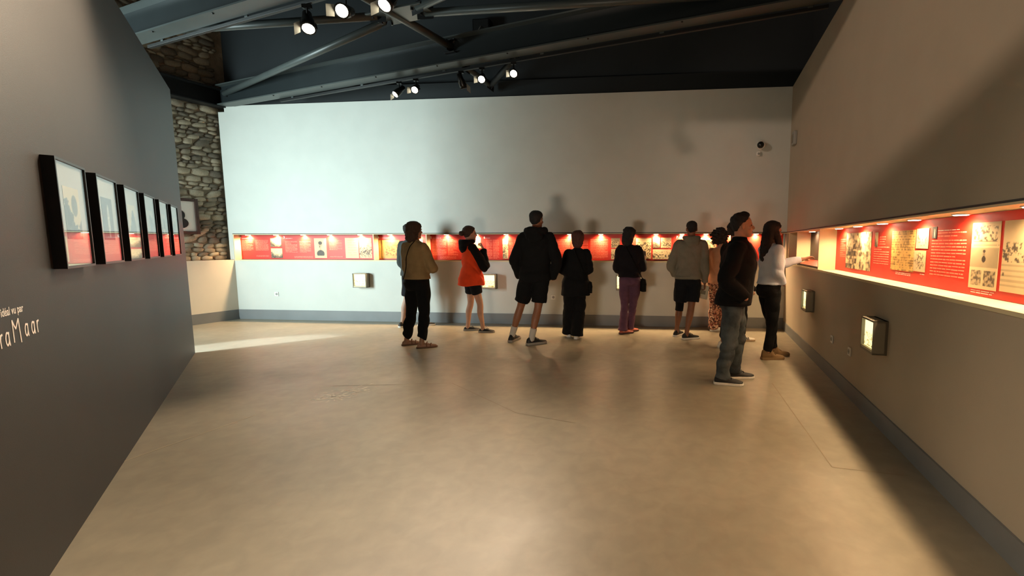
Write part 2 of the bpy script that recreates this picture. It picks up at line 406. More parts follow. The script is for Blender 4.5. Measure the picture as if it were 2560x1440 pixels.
# ------------------------------------------------------------------ track and spotlights
def rail(B, off, lab, t0, t1):
    e = empty('lighting_track', Matrix.Translation(B - Vector((0, 0, .045)) + BN * off) @ Matrix.Rotation(math.atan2(BD.y, BD.x), 4, 'Z'), lab, 'track')
    a = G(); a.box(t0, t1, -.017, .017, 0, .036); obj('rail', a, STEELB, e, bevel=.003)
    for t in np.arange(t0 + .3, t1, 1.6):
        b = G(); b.box(t, t + .05, -.02, .02, .03, .05); obj('clip', b, TUBEM, e)
rail(B2, .10, 'thin black lighting track along the far beam above the white wall', 1.4, 9.9)
rail(B1, .10, 'thin black lighting track along the nearer beam at the top of the photo', 1.0, 9.9)
def spotlight(top, tgt, lab, on=True, size=1.0, energy=None, gr='track spotlights', angle=50, em=None):
    top = Vector(top); e = empty('track_spotlight', Matrix.Translation(top), lab, 'spotlight', gr)
    d = (Vector(tgt) - top).normalized(); piv = Vector((0, 0, -.13 * size))
    a = G(); a.box(-.035 * size, .035 * size, -.018, .018, -.03 * size, .0); a.tube([(0, 0, -.03 * size), tuple(piv)], [.009, .009], seg=8, rnd=False, sub=1); obj('adapter', a, BLKPL, e)
    sd = d.cross(Vector((0, 0, 1))).normalized(); a = G()
    for k in (-1, 1):
        a.tube([tuple(piv), tuple(piv + sd * .055 * size * k + d * .01), tuple(piv + sd * .058 * size * k + d * .07 * size)], [(.004, .012)] * 3, seg=6, rnd=False, sub=1)
    obj('yoke', a, STEELB, e)
    a = G(); p = lambda k: tuple(piv + d * k * size)
    a.tube([p(-.10), p(-.095), p(-.02), p(0), p(.06), p(.085)], [.022 * size, .034 * size, .038 * size, .048 * size, .052 * size, .050 * size], seg=18, rnd=False, sub=1); obj('lamp_body', a, BLKPL, e, smooth=True)
    a = G(); a.tube([p(.084), p(.097)], [.052 * size, .056 * size], seg=18, rnd=False, sub=1); obj('trim_ring', a, STEELB, e, smooth=True)
    a = G(); a.tube([p(.0975), p(.101)], [.044 * size, .040 * size], seg=18, rnd=False, sub=1); obj('lens', a, (em or LENS) if on else GREYPL, e, smooth=True)
    a = G(); qv = sd * .07 * size
    a.add([tuple(piv + d * .09 * size + sd * (.055 * size) + Vector((0, 0, s_ * .045 * size)) + qv * t_ * .6 + d * .05 * size * t_) for s_, t_ in ((-1, 0), (1, 0), (1, 1), (-1, 1))], [(0, 1, 2, 3), (3, 2, 1, 0)]); obj('barn_door', a, GREYPL, e)
    if energy:
        light('track_lamp', 'SPOT', top + piv + d * .12 * size, tgt, energy, WARM2, .04, angle=angle, blend=.6)
    return e
def under(px, py, B, h):                      # the point on the track above a pixel
    p = Vector(gnd(px, py, h)); t = (p - B).dot(BD); return B + BD * t + BN * .10 + Vector((0, 0, -.045))
spotlight(under(968, 196, B2, 3.85), (-5.2, 4.5, .6), 'leftmost spotlight of the far track, angled down with a pale flap', True, 1.0)
spotlight(under(1014, 190, B2, 3.85), (-2.2, 2.2, .8), 'second lit spotlight from the left on the far track', True, 1.0, LE['track'] * .5, angle=60)
spotlight(under(1130, 170, B2, 3.85), (-1.6, 7.5, 2.0), 'unlit black spotlight facing away in the middle of the far track', False, 1.0)
spotlight(under(1182, 160, B2, 3.85), (-1.0, 1.5, .5), 'lit spotlight just left of the short vee tubes', True, 1.0, LE['track'] * .5, angle=60)
spotlight(under(1262, 145, B2, 3.85), (-.4, 1.2, .9), 'rightmost lit spotlight of the far track, above the girl and tall man', True, 1.0, LE['track'], angle=60)
spotlight(under(768, 18, B1, 3.85), (-1.6, 2.6, 0), 'bright spotlight at the top, leftmost on the nearer track', True, 1.25, LE['lit'], angle=80)
spotlight(under(866, -8, B1, 3.85), (-2.05, 1.3, 2.3), 'second bright spotlight at the top, right of its twin', True, 1.25, LE['lit'], angle=85)
spotlight(under(985, -32, B1, 3.85), (-2.6, 2.0, 1.2), 'third bright spotlight cut by the top edge beside the strut tube', True, 1.25, LE['lit'], angle=85)

# ------------------------------------------------------------------ prints painted as point colours on fine grids
def vnoise(w, h, cells, seed):
    r = np.random.default_rng(seed); gx, gy = max(2, int(cells)), max(2, int(cells * h / w) + 1)
    a = r.random((gy + 2, gx + 2)); X = np.linspace(0, gx, w); Y = np.linspace(0, gy, h)
    xi = X.astype(int); yi = Y.astype(int); fx = (X - xi)[None, :]; fy = (Y - yi)[:, None]; fx = fx * fx * (3 - 2 * fx); fy = fy * fy * (3 - 2 * fy)
    A = a[np.ix_(yi, xi)]; B = a[np.ix_(yi, xi + 1)]; C_ = a[np.ix_(yi + 1, xi)]; D = a[np.ix_(yi + 1, xi + 1)]
    return (A * (1 - fx) + B * fx) * (1 - fy) + (C_ * (1 - fx) + D * fx) * fy
def fb(w, h, cells, seed): return .55 * vnoise(w, h, cells, seed) + .3 * vnoise(w, h, cells * 2.2, seed + 1) + .15 * vnoise(w, h, cells * 4.6, seed + 2)
PAPER = np.array([.84, .76, .60]); OLD = np.array([.85, .70, .42]); INK = np.array([.16, .13, .10])
def lerp(a, b, t): return a * (1 - t[..., None]) + b * t[..., None]
def ellm(X, Y, cx, cy, rx, ry): return np.clip((1 - ((X - cx) / rx) ** 2 - ((Y - cy) / ry) ** 2) * 6, 0, 1)
def picture(kind, w, h, seed):
    X, Y = np.meshgrid(np.linspace(0, 1, w), np.linspace(0, 1, h)); n = fb(w, h, 7, seed); n2 = fb(w, h, 16, seed + 5)
    if kind == 'valley':
        t = np.clip((Y - .62 + .22 * np.sin(X * 4 + seed)) * -2.5, 0, 1) * .75 + (n2 - .5) * .9; t = np.where(Y > .75, n * .25, t)
    elif kind == 'portrait':
        m = ellm(X, Y, .5, .64, .15, .15); cap = ellm(X, Y, .5, .76, .17, .09); bust = ellm(X, Y, .5, .22, .33, .19) * (Y > .12); neck = ellm(X, Y, .5, .43, .09, .12)
        t = .08 + .06 * n + bust * (.65 + .3 * n2) + cap * .8 + neck * .35 * n2; t = t + m * (.15 + .5 * (n2 > .55)) * (1 - cap)
    elif kind == 'crowd':
        band = np.exp(-((Y - .3) / .22) ** 2); t = .06 + band * np.clip((n2 - .47) * 7, 0, 1) * .85 + np.exp(-((Y - .65) / .2) ** 2) * np.clip((n2 - .58) * 6, 0, 1) * .5
    elif kind == 'newsgroup':
        t = .1 + np.clip((n2 - .46) * 5, 0, 1) * .7 * (Y < .8) + .2 * (np.sin(Y * 60) > .5) * (Y > .86)
    elif kind == 'engraving':
        t = .12 + .3 * n + .35 * np.clip((n2 - .5) * 6, 0, 1) * ((X > .3) & (X < .95) & (Y > .15) & (Y < .9)) + .5 * (np.abs(X - .12) < .02)
        return lerp(np.array([.93, .76, .38]), np.array([.33, .2, .07]), np.clip(t, 0, 1))
    elif kind == 'manuscript':
        t = .1 + .25 * n + .30 * ((np.sin(Y * h * .9) > .2) & (n2 > .46)) + .3 * np.clip((n2 - .6) * 8, 0, 1)
        return lerp(np.array([.88, .72, .42]), np.array([.3, .22, .1]), np.clip(t, 0, 1))
    elif kind == 'letter':
        t = .03 + .06 * n + .1 * ((np.sin(Y * h * .8) > .3) & (X > .2) & (X < .85) & (Y > .1) & (n > .35))
    elif kind == 'collage':
        t = np.zeros((h, w)); r = np.random.default_rng(seed)
        for k in range(46):
            cx, cy, a, b = r.random(), r.random(), r.uniform(.05, .16), r.uniform(.04, .12); q = (abs(X - cx) < a) & (abs(Y - cy) < b); t = np.where(q, r.uniform(0, .75), t)
        t = t + (n2 - .5) * 1.9
    elif kind == 'sketch':
        t = .22 + .1 * n + np.clip((n2 - .5) * 6, 0, 1) * .55 * ellm(X, Y, .5, .5, .42, .42)
        return lerp(np.array([.86, .78, .62]), INK, np.clip(t, 0, 1))
    elif kind == 'frontpage':
        t = .08 + .05 * n; top = (Y > .72) & (Y < .95) & (X > .08) & (X < .92); t = t + top * np.clip((n2 - .45) * 5, 0, 1) * .7
        t = t + .55 * (abs(Y - .715) < .008) * (X > .08) * (X < .92) + .35 * ((abs(Y - .66) < .006) & (n > .35))
        t = t + .22 * ((Y > .33) & (Y < .62)) + ellm(X, Y, .5, .45, .075, .05) * .75 + ellm(X, Y, .5, .57, .05, .025) * .8 + ellm(X, Y, .5, .52, .04, .04) * .2
        t = t + ((Y > .05) & (Y < .28) & (((X > .08) & (X < .46)) | ((X > .54) & (X < .94)))) * (.15 + np.clip((n2 - .42) * 4, 0, 1) * .5)
    elif kind == 'backpage':
        t = .06 + .05 * n + ((Y > .42) & (Y < .7)) * np.clip((n2 - .5) * 6, 0, 1) * .7 + ellm(X, Y, .78, .78, .1, .1) * .75 + .16 * ((Y < .4) & (Y > .06) & (np.sin(Y * h * .8) > .2)) + .5 * ((abs(X - .08) < .035) & (abs(Y - .25) < .025))
    elif kind == 'ruin':
        r = np.random.default_rng(seed); edge = .5 + .25 * np.sin(X * 5 + seed) + .3 * (n - .5); t = .08 + (Y < edge) * (.45 + .45 * n2) + ellm(X, Y, .65, .65, .2, .22) * .55
        return lerp(np.array([.90, .84, .66]), np.array([.10, .12, .13]), np.clip(t, 0, 1))
    elif kind == 'tower':
        t = .75 + .2 * n - ellm(X, Y, .55, .45, .12, .42) * (.6 * n2 + .35)
        return lerp(np.array([.92, .92, .86]), np.array([.12, .13, .15]), np.clip(t, 0, 1))
    elif kind == 'scene':
        t = .05 + .12 * n * (Y < .6) + .55 * np.clip((n2 - .55) * 5, 0, 1) * (Y < .55) + .4 * (abs(Y - .12) < .02) * (n > .5)
        return lerp(np.array([1.0, .96, .72]), np.array([.38, .30, .08]), np.clip(t, 0, 1))
    else: t = n
    return lerp(PAPER, INK, np.clip(t, 0, 1))
def print_grid(name, wall, u0, u1, w, h0, h1, img, parent, m=PRINT):
    """A flat printed sheet: u0 is its left edge as one faces the wall."""
    H_, W_ = img.shape[:2]; us = np.linspace(u0, u1, W_); hs = np.linspace(h0, h1, H_)
    vs = [wall.pt(u_, w, h_) for h_ in hs for u_ in us]; fs = [(j * W_ + i, j * W_ + i + 1, (j + 1) * W_ + i + 1, (j + 1) * W_ + i) for j in range(H_ - 1) for i in range(W_ - 1)]
    gg = G(); gg.add(vs, fs)
    # a thin edge so the sheet has thickness
    back = wall.pt(u0, w - .0025, h0), wall.pt(u1, w - .0025, h0), wall.pt(u1, w - .0025, h1), wall.pt(u0, w - .0025, h1); k = len(gg.v)
    gg.add(back, [(3, 2, 1, 0)]); c0, c1, c2, c3 = 0, W_ - 1, H_ * W_ - 1, (H_ - 1) * W_
    gg.f += [(k, k + 1, c1, c0), (k + 1, k + 2, c2, c1), (k + 2, k + 3, c3, c2), (k + 3, k, c0, c3)]
    me = gg.mesh(name, m); a = me.color_attributes.new('Print', 'FLOAT_COLOR', 'POINT')
    lin = np.where(img <= .04045, img / 12.92, ((np.clip(img, 0, 1) + .055) / 1.055) ** 2.4)
    buf = np.ones((len(gg.v), 4), np.float32); buf[:H_ * W_, :3] = lin.reshape(-1, 3); buf[H_ * W_:, :3] = lin.mean((0, 1)); a.data.foreach_set('color', buf.ravel())
    return link(name, me, parent)
def rule_lines(wall, w, blocks, seed, lh=.0155):
    """Rows of small flat word marks: (u_left, u_right, h_top, h_bottom) with u in facing direction."""
    r = random.Random(seed); gg = G()
    for (ua, ub, ht, hb) in blocks:
        sg = 1 if ub > ua else -1; h_ = ht
        while h_ > hb:
            u_ = ua; end = ub if r.random() < .8 else ua + (ub - ua) * r.uniform(.5, .95)
            while (end - u_) * sg > .008:
                ww = min(r.uniform(.015, .075), abs(end - u_)); x = lh * .36 * r.uniform(.85, 1.15)
                gg.add([wall.pt(u_, w, h_ - x), wall.pt(u_ + sg * ww, w, h_ - x), wall.pt(u_ + sg * ww, w, h_), wall.pt(u_, w, h_)], [(0, 1, 2, 3)])
                u_ += sg * (ww + r.uniform(.004, .008))
            h_ -= lh
    return gg
def text_obj(name, txt, size, wall, u, w, h, m, parent, flip, align='LEFT', bold=0):
    cu = bpy.data.curves.new(name, 'FONT'); cu.body = txt; cu.size = size; cu.align_x = align; cu.extrude = .0002; cu.offset = bold; cu.materials.append(m)
    to = bpy.data.objects.new('tmp', cu); COL.objects.link(to)
    me = bpy.data.meshes.new_from_object(to.evaluated_get(bpy.context.evaluated_depsgraph_get())); bpy.data.objects.remove(to); me.name = name
    o = bpy.data.objects.new(name, me); COL.objects.link(o); p = wall.pt(u, w, h); d = wall.d * (-1 if flip else 1); n = wall.n
    o.matrix_world = Matrix(((d[0], 0, n[0], p[0]), (d[1], 0, n[1], p[1]), (0, 1, 0, p[2]), (0, 0, 0, 1)))
    if parent is not None: o.parent = parent
    return o

# ------------------------------------------------------------------ the lit display niches
def bU(px, w=-DB): return BACK.hit(px, 615, w)[0]
def rU(px, w=-DR): return RIGHT.hit(px, 615, w)[0]
def niche(wall, u0, u1, dep, nb, lab, divs, lamps, en, upto):
    e = empty('display_niche', wall.mat(u0, 0, nb), lab, 'display niche')
    inv = wall.mat(u0, 0, nb).inverted()
    def part(nm, gg, m, bevel=0):
        o = obj(nm, gg.xf(inv), m, None); o.parent = e; return o
    part('back_board', wbox(wall, u0, u1, -dep - .015, -dep, nb, NT_), CREAM)
    part('shelf_board', wbox(wall, u0, u1, -dep, .006, nb - .022, nb), CREAM)
    part('soffit_board', wbox(wall, u0, u1, -dep, .004, NT_, NT_ + .012), CREAM)
    part('shadow_gap', wbox(wall, u0, u1, 0, .003, NT_ + .012, NT_ + .024), STEELB)
    for d in divs: part('divider', wbox(wall, d - .009, d + .009, -dep, -.002, nb, NT_), CREAM)
    for k, (lu, lw) in enumerate(lamps):
        c0 = wall.pt(lu, lw, NT_)
        a = G(); a.tube([(c0[0], c0[1], NT_ - .006), (c0[0], c0[1], NT_ - .001)], [.047, .048], seg=20, rnd=False, sub=1); o = part('downlight', a, WPLAST)
        a = G(); a.tube([(c0[0], c0[1], NT_ - .0085), (c0[0], c0[1], NT_ - .0055)], [.036, .040], seg=20, rnd=False, sub=1); l_ = obj('lens', a.xf(inv), LENSN, None); l_.parent = o
        light('niche_lamp', 'SPOT', (c0[0], c0[1], NT_ - .012), (c0[0], c0[1], 0), en, WARM, .03, angle=165, blend=.9)
    return e
lampsB = [(BACK.hit(px, 590, -DB * .74)[0], -DB * .74) for px in (620, 690, 758, 824, 900, 975, 1045, 1116, 1190, 1265, 1345, 1424, 1502, 1580, 1640, 1705, 1765, 1830, 1890)]
divB = [BACK.hit(934, 615)[0], BACK.hit(1066, 615)[0]]
niche(BACK, .0, UB, DB, NB, 'long glowing display niche with cream edges across the back wall', divB + [UB - .009], lampsB, LE['niche'], UB)
divR = [RIGHT.hit(2046, 625)[0], RIGHT.hit(1991, 625)[0], RIGHT.hit(1971, 625)[0]]
lampsR = [(u_, -.125) for u_ in (1.15, 1.72, 2.35, 2.95, 3.55, 4.12, 4.70, 5.28, 5.9, 6.5)]
niche(RIGHT, .02, RNEAR, DR, 1.12, 'glowing display niche with cream ledge along the right wall', divR, lampsR, LE['niche_r'], RNEAR)

def panel(wall, ua, ub, dep, nb, lab, sheets, blocks, heads, seed, caps=()):
    """ua is the left end as one faces it (larger u on the back wall, smaller on the right)."""
    lo, hi = min(ua, ub), max(ua, ub); o = obj('information_panel', wbox(wall, lo, hi, -dep, -dep + .008, nb + .003, NT_ - .003), RED)
    tag(o, lab, 'panel'); w = -dep + .0086
    for k, (kind, a, b, h0, h1) in enumerate(sheets):
        hpx = 64 if kind not in ('frontpage', 'backpage', 'collage', 'manuscript') else 110
        asp = abs(b - a) / (h1 - h0); print_grid('photo_print', wall, a, b, w + .003, h0, h1, picture(kind, max(24, int(hpx * asp)), hpx, seed + 13 * k), o)
    if blocks: stuff(obj('printed_text', rule_lines(wall, w, blocks, seed, .0155 if wall is BACK else .021), PALEPRINT, o))
    if caps: stuff(obj('printed_caption', rule_lines(wall, w, caps, seed + 1, .012), WPRINT, o))
    for (t, u_, h_, sz) in heads: text_obj('heading_number', t, sz, wall, u_, w, h_, WPRINT, o, wall is BACK, bold=.002)
    return o
def P_(kind, a, b, h0, h1, f=bU): return (kind, f(a), f(b), h0, h1)
def T_(a, b, ht, hb, f=bU): return (f(a), f(b), ht, hb)
panel(BACK, bU(602), divB[0] + .012, DB, NB, 'red information panel headed 1 and 2 at the left end of the niche',
      [P_('valley', 678, 705, 1.375, 1.535), P_('valley', 678, 706, 1.165, 1.345), P_('portrait', 787, 817, 1.165, 1.535), P_('letter', 864, 897, 1.165, 1.54), P_('crowd', 899, 930, 1.165, 1.54)],
      [T_(606, 634, 1.50, 1.30), T_(640, 672, 1.50, 1.30), T_(640, 672, 1.21, 1.18), T_(714, 744, 1.48, 1.27), T_(750, 778, 1.48, 1.27), T_(735, 782, 1.20, 1.165), T_(824, 856, 1.51, 1.32), T_(824, 856, 1.20, 1.17)],
      [('1', bU(603), 1.535, .055), ('2', bU(711), 1.535, .055)], 5, [T_(607, 636, 1.535, 1.53), T_(716, 733, 1.535, 1.53)])
panel(BACK, divB[0] - .012, divB[1] + .012, DB, NB, 'red information panel headed 4 with a yellow engraving behind the tan sweater woman',
      [P_('engraving', 948, 1000, 1.16, 1.50), P_('letter', 1030, 1058, 1.30, 1.50)], [T_(1006, 1026, 1.48, 1.25)], [('4', bU(946), 1.53, .05)], 21, [T_(950, 992, 1.54, 1.535)])
panel(BACK, divB[1] - .012, bU(1672), DB, NB, 'red information panel headed 5 and 6 between the girl and the man in grey hoodie',
      [P_('newsgroup', 1177, 1203, 1.35, 1.54), P_('collage', 1257, 1271, 1.165, 1.52), P_('newsgroup', 1528, 1550, 1.36, 1.53), P_('crowd', 1528, 1550, 1.16, 1.34), P_('newsgroup', 1590, 1628, 1.17, 1.53), P_('valley', 1632, 1650, 1.36, 1.535), P_('crowd', 1652, 1678, 1.36, 1.535), P_('crowd', 1632, 1678, 1.165, 1.335)],
      [T_(1081, 1116, 1.51, 1.23), T_(1120, 1145, 1.51, 1.23), T_(1100, 1140, 1.2, 1.165), T_(1216, 1231, 1.50, 1.165), T_(1233, 1248, 1.50, 1.165), T_(1273, 1284, 1.45, 1.22), T_(1385, 1425, 1.51, 1.25), T_(1430, 1470, 1.51, 1.25), T_(1476, 1520, 1.51, 1.17), T_(1286, 1300, 1.5, 1.2)],
      [('5', bU(1077), 1.525, .055), ('6', bU(1210), 1.525, .055)], 33, [T_(1083, 1104, 1.535, 1.53), T_(1215, 1226, 1.535, 1.53)])
panel(BACK, bU(1672) - .003, .02, DB, NB, 'red information panel headed 7 in the right corner of the back niche',
      [P_('collage', 1742, 1790, 1.165, 1.53)], [T_(1700, 1736, 1.5, 1.2)], [('7', bU(1690), 1.525, .055)], 47, [T_(1696, 1712, 1.535, 1.53)])
r0 = divR[0] + .012
o = panel(RIGHT, r0, RNEAR, DR, 1.12, 'large red information panel with newspaper pages along the right wall',
      [P_('collage', 2119, 2181, 1.165, 1.54, rU), P_('manuscript', 2233, 2291, 1.21, 1.53, rU), P_('sketch', 2294, 2325, 1.39, 1.535, rU), P_('sketch', 2290, 2321, 1.22, 1.375, rU), P_('frontpage', 2434, 2505, 1.165, 1.545, rU), P_('backpage', 2514, 2600, 1.17, 1.545, rU),
       ('valley', rU(2190), rU(2197), 1.40, 1.53), ('tower', rU(2333), rU(2344), 1.46, 1.54)],
      [T_(2103, 2116, 1.48, 1.28, rU), T_(2201, 2216, 1.49, 1.42, rU), T_(2188, 2226, 1.40, 1.24, rU), T_(2346, 2418, 1.50, 1.46, rU), T_(2332, 2420, 1.45, 1.21, rU)],
      [], 59, [T_(2246, 2284, 1.195, 1.18, rU), T_(2308, 2321, 1.205, 1.20, rU), T_(2440, 2500, 1.155, 1.135, rU), T_(2346, 2400, 1.515, 1.51, rU)])
# two interactive boards at the corner end of the right niche
for k, (a, b, lab) in enumerate([(divR[1] + .012, divR[0] - .012, 'dark grey touch board with red foot that the woman reaches to'), (divR[2] + .012, divR[1] - .012, 'dark grey touch board with red foot nearest the room corner')]):
    e = empty('touch_board', RIGHT.mat(a, -DR, 1.12), lab, 'screen'); inv = RIGHT.mat(a, -DR, 1.12).inverted()
    oo = obj('back_panel', wbox(RIGHT, a, b, -DR, -DR + .012, 1.123, NT_ - .003).xf(inv), SCREEN); oo.parent = e
    gg = G(); gg.add([RIGHT.pt(a + .02, -DR + .013, 1.20), RIGHT.pt(b - .02, -DR + .013, 1.20), RIGHT.pt(b - .02, -.02, 1.135), RIGHT.pt(a + .02, -.02, 1.135), RIGHT.pt(a + .02, -DR + .013, 1.15), RIGHT.pt(b - .02, -DR + .013, 1.15), RIGHT.pt(b - .02, -.02, 1.124), RIGHT.pt(a + .02, -.02, 1.124)],
                     [(0, 1, 2, 3), (7, 6, 5, 4), (0, 4, 5, 1), (1, 5, 6, 2), (2, 6, 7, 3), (3, 7, 4, 0)])
    oo = obj('sloping_board', gg.xf(inv), RED); oo.parent = e
    oo = obj('lower_lip', wbox(RIGHT, a + .02, b - .02, -.02, -.008, 1.123, 1.15).xf(inv), BLKPL); oo.parent = e

# lit viewing boxes on the lower walls
def viewbox(wall, u0, u1, h0, h1, dep, lab, seed):
    e = empty('viewing_box', wall.mat((u0 + u1) / 2, 0, h0), lab, 'light box', 'small lit viewing boxes'); inv = wall.mat((u0 + u1) / 2, 0, h0).inverted()
    gg = wbox(wall, u0, u1, 0, .02, h0, h1); t = .014
    wbox(wall, u0, u0 + t, 0, dep, h0, h1, gg); wbox(wall, u1 - t, u1, 0, dep, h0, h1, gg); wbox(wall, u0, u1, 0, dep, h0, h0 + t, gg); wbox(wall, u0, u1, 0, dep, h1 - t, h1, gg)
    oo = obj('case', gg.xf(inv), BOXM); oo.parent = e
    sg = -1 if wall is BACK else 1; a, b = (u1 - t, u0 + t) if sg < 0 else (u0 + t, u1 - t)
    pic = print_grid('backlit_scene', wall, a, b, dep - .025, h0 + t, h1 - t, picture('scene', 44, 44, seed), None, PRINTE); pic.data.transform(inv); pic.parent = e
    oo = obj('inner_ledge', wbox(wall, u0 + t, u1 - t, dep - .024, dep - .004, h0 + t, h0 + t + .018).xf(inv), CREAM); oo.parent = e
viewbox(BACK, 7.37, 7.63, .635, .895, .11, 'lit viewing box alone on the cool left part of the back wall', 3)
viewbox(BACK, 4.95, 5.21, .635, .895, .11, 'lit viewing box beside the girl in the orange jacket', 9)
viewbox(BACK, 2.56, 2.82, .635, .895, .11, 'lit viewing box behind the woman in purple trousers', 14)
viewbox(RIGHT, 3.87, 4.13, .585, .845, .10, 'lit viewing box on the right wall, nearer the viewer', 21)
viewbox(RIGHT, 1.72, 1.98, .585, .845, .10, 'lit viewing box on the right wall below the reaching woman', 28)

# sockets, camera, sensor
def socket(wall, px, py, lab, gr):
    u_, h_ = wall.hit(px, py); e = empty('wall_socket', wall.mat(u_, 0, h_), lab, 'socket', gr)
    a = G(); a.box(-.04, .04, 0, .010, -.04, .04); obj('faceplate', a, WPLAST, e, bevel=.004)
    a = G(); a.tube([(-.005, .0095, 0), (-.005, .0125, 0)], [.024, .023], seg=16, ref=(0, 0, 1), rnd=False, sub=1); obj('plug_recess', a, GREYPL, e)
    for k in (-1, 1):
        a = G(); a.tube([(-.005 + k * .009, .012, 0), (-.005 + k * .009, .0135, 0)], [.003, .003], seg=8, ref=(0, 0, 1), rnd=False, sub=1); obj('pin_hole', a, BLKPL, e)
socket(BACK, 692, 735, 'white wall socket low on the left part of the back wall', 'wall sockets')
socket(BACK, 1383, 743, 'white wall socket beside the tall man in black shorts', 'wall sockets')
socket(RIGHT, 2081, 848, 'white wall socket on the right wall, the one nearer the corner', 'wall sockets')
socket(RIGHT, 2125, 879, 'white wall socket on the right wall, left of the nearer viewing box', 'wall sockets')
u_, h_ = BACK.hit(1898, 366)
e = empty('security_camera', BACK.mat(u_, 0, h_), 'white dome security camera with black eye high on the back wall', 'camera')
a = G(); a.tube([(0, 0, .01), (0, .05, .01)], [.05, .045], seg=18, ref=(0, 0, 1), rnd=False, sub=1); obj('mount', a, WPLAST, e, smooth=True)
a = G(); a.ell((0, .10, 0), (.068, .068, .068), seg=18, nr=12); obj('dome_shell', a, WPLAST, e, smooth=True)
a = G(); a.ell((.008, .125, -.004), (.056, .056, .056), seg=18, nr=12); obj('lens', a, BLKPL, e, smooth=True)
u_, h_ = BACK.hit(1895, 385)
e = empty('motion_sensor', BACK.mat(u_, 0, h_), 'tiny white sensor on the wall just under the dome camera', 'sensor')
a = G(); a.box(-.03, .03, 0, .05, -.035, .035); obj('case', a, WPLAST, e, bevel=.012)
a = G(); a.ell((0, .05, -.005), (.02, .012, .02), seg=10, nr=6); obj('lens', a, GREYPL, e, smooth=True)
u_, h_ = RIGHT.hit(1990, 346)
e = empty('wall_sensor', RIGHT.mat(u_, 0, h_), 'grey box sensor on the right wall close to the corner', 'sensor')
a = G(); a.box(-.08, .08, 0, .05, -.10, .10); obj('case', a, GREYPL, e, bevel=.01)
a = G(); a.box(-.05, .05, .05, .056, -.06, .06); obj('grille', a, BOXM, e)

# ------------------------------------------------------------------ framed photographs on the partition
fr_labels = ['nearest framed photograph on the dark partition, with a torn black and cream shape', 'second framed photograph from the viewer, a pale tower on dark ground', 'third framed photograph from the viewer on the dark partition',
             'fourth framed photograph from the viewer on the dark partition', 'fifth framed photograph from the viewer, mostly cream', 'farthest framed photograph at the far end of the dark partition']
for k in range(6):
    u1 = 4.415 - .646 * k; u0 = u1 - .45; h0, h1 = 1.30, 1.845; dep = .045
    e = empty('framed_photograph', PART.mat((u0 + u1) / 2, 0, h0), fr_labels[k], 'picture', 'framed photographs on the partition'); inv = PART.mat((u0 + u1) / 2, 0, h0).inverted()
    t = .012; gg = wbox(PART, u0, u0 + t, 0, dep, h0, h1); wbox(PART, u1 - t, u1, 0, dep, h0, h1, gg); wbox(PART, u0 + t, u1 - t, 0, dep, h0, h0 + t, gg); wbox(PART, u0 + t, u1 - t, 0, dep, h1 - t, h1, gg)
    oo = obj('frame', gg.xf(inv), FRAMEM); oo.parent = e
    oo = obj('mat_board', wbox(PART, u0 + t, u1 - t, .004, dep - .014, h0 + t, h1 - t).xf(inv), mat('grey_mat_board', '#b9bab4', .8)); oo.parent = e
    pic = print_grid('photo_print', PART, u1 - .11, u0 + .11, dep - .012, h0 + .15, h1 - .13, picture('tower' if k == 1 else 'ruin', 40, 60, 70 + 5 * k), None); pic.data.transform(inv); pic.parent = e
    oo = obj('glass_pane', wbox(PART, u0 + t, u1 - t, dep - .007, dep - .005, h0 + t, h1 - t).xf(inv), GLASS); oo.parent = e
# picture on the stone wall
u_, h_ = STONE.hit(496, 542, .06)
e = empty('framed_picture', STONE.mat(u_, .05, h_), 'brown framed picture hung on the cobblestone wall behind the partition', 'picture')
t = .05; a = G(); a.box(0, t, 0, .04, -.31, .31); a.box(.52 - t, .52, 0, .04, -.31, .31); a.box(t, .52 - t, 0, .04, .31 - t, .31); a.box(t, .52 - t, 0, .04, -.31, -.31 + t); obj('frame', a, BROWNF, e, bevel=.004)
a = G(); a.box(t, .52 - t, .002, .014, -.31 + t, .31 - t); obj('mat_board', a, mat('white_mat_board', '#d6d3cc', .8), e)
a = G(); a.ell((.25, .016, -.12), (.10, .004, .09)); a.ell((.25, .016, .02), (.06, .004, .08)); obj('silhouette', a, mat('black_ink', '#161616', .7), e)

# lettering on the partition: white handwriting strokes and a small printed line
lt = empty('wall_lettering', PART.mat(4.8, 0, 1.03), 'white lettering painted on the dark partition below the pictures', 'lettering')
inv = PART.mat(4.8, 0, 1.03).inverted()
def strokes(name, polys, u0, h0, sc, r=.0045):
    gg = G()
    for poly in polys:
        pts = [PART.pt(u0 - x * sc, .0008, h0 + y * sc) for x, y in poly]
        gg.tube(pts, [(r, .0006)] * len(pts), seg=8, ref=(PART.n[0], PART.n[1], 0), rnd=True, sub=3)
    # flatten against the wall: the strokes are ribbons of paint
    oo = obj(name, gg.xf(inv), WPRINT); oo.parent = lt
    return oo
def ga(x, s=1.0): return [[(x + .42 * s, .62), (x + .2 * s, .72), (x + .03 * s, .45), (x + .05 * s, .12), (x + .2 * s, .0), (x + .38 * s, .18), (x + .42 * s, .5)], [(x + .43 * s, .74), (x + .41 * s, .35), (x + .47 * s, -.06)]]
def gr_(x): return [[(x + .06, .72), (x + .05, .3), (x + .08, -.05)], [(x + .06, .45), (x + .16, .66), (x + .33, .70)]]
xm = 0.0
strokes('letter_capital', [[(0.02, -.15), (.03, .5), (.03, 1.35)], [(.03, 1.35), (.26, .95), (.44, .72)], [(.44, .72), (.70, 1.05), (.96, 1.36)], [(.96, 1.36), (.99, .6), (1.05, -.3)]], 4.917, 1.036, .060)
strokes('letter', ga(.0), 4.81, 1.036, .068); strokes('letter', ga(.0), 4.745, 1.036, .068); strokes('letter', gr_(0), 4.69, 1.036, .068)
strokes('letter', gr_(0), 5.03, 1.026, .068); strokes('letter', ga(.0), 4.985, 1.026, .068)
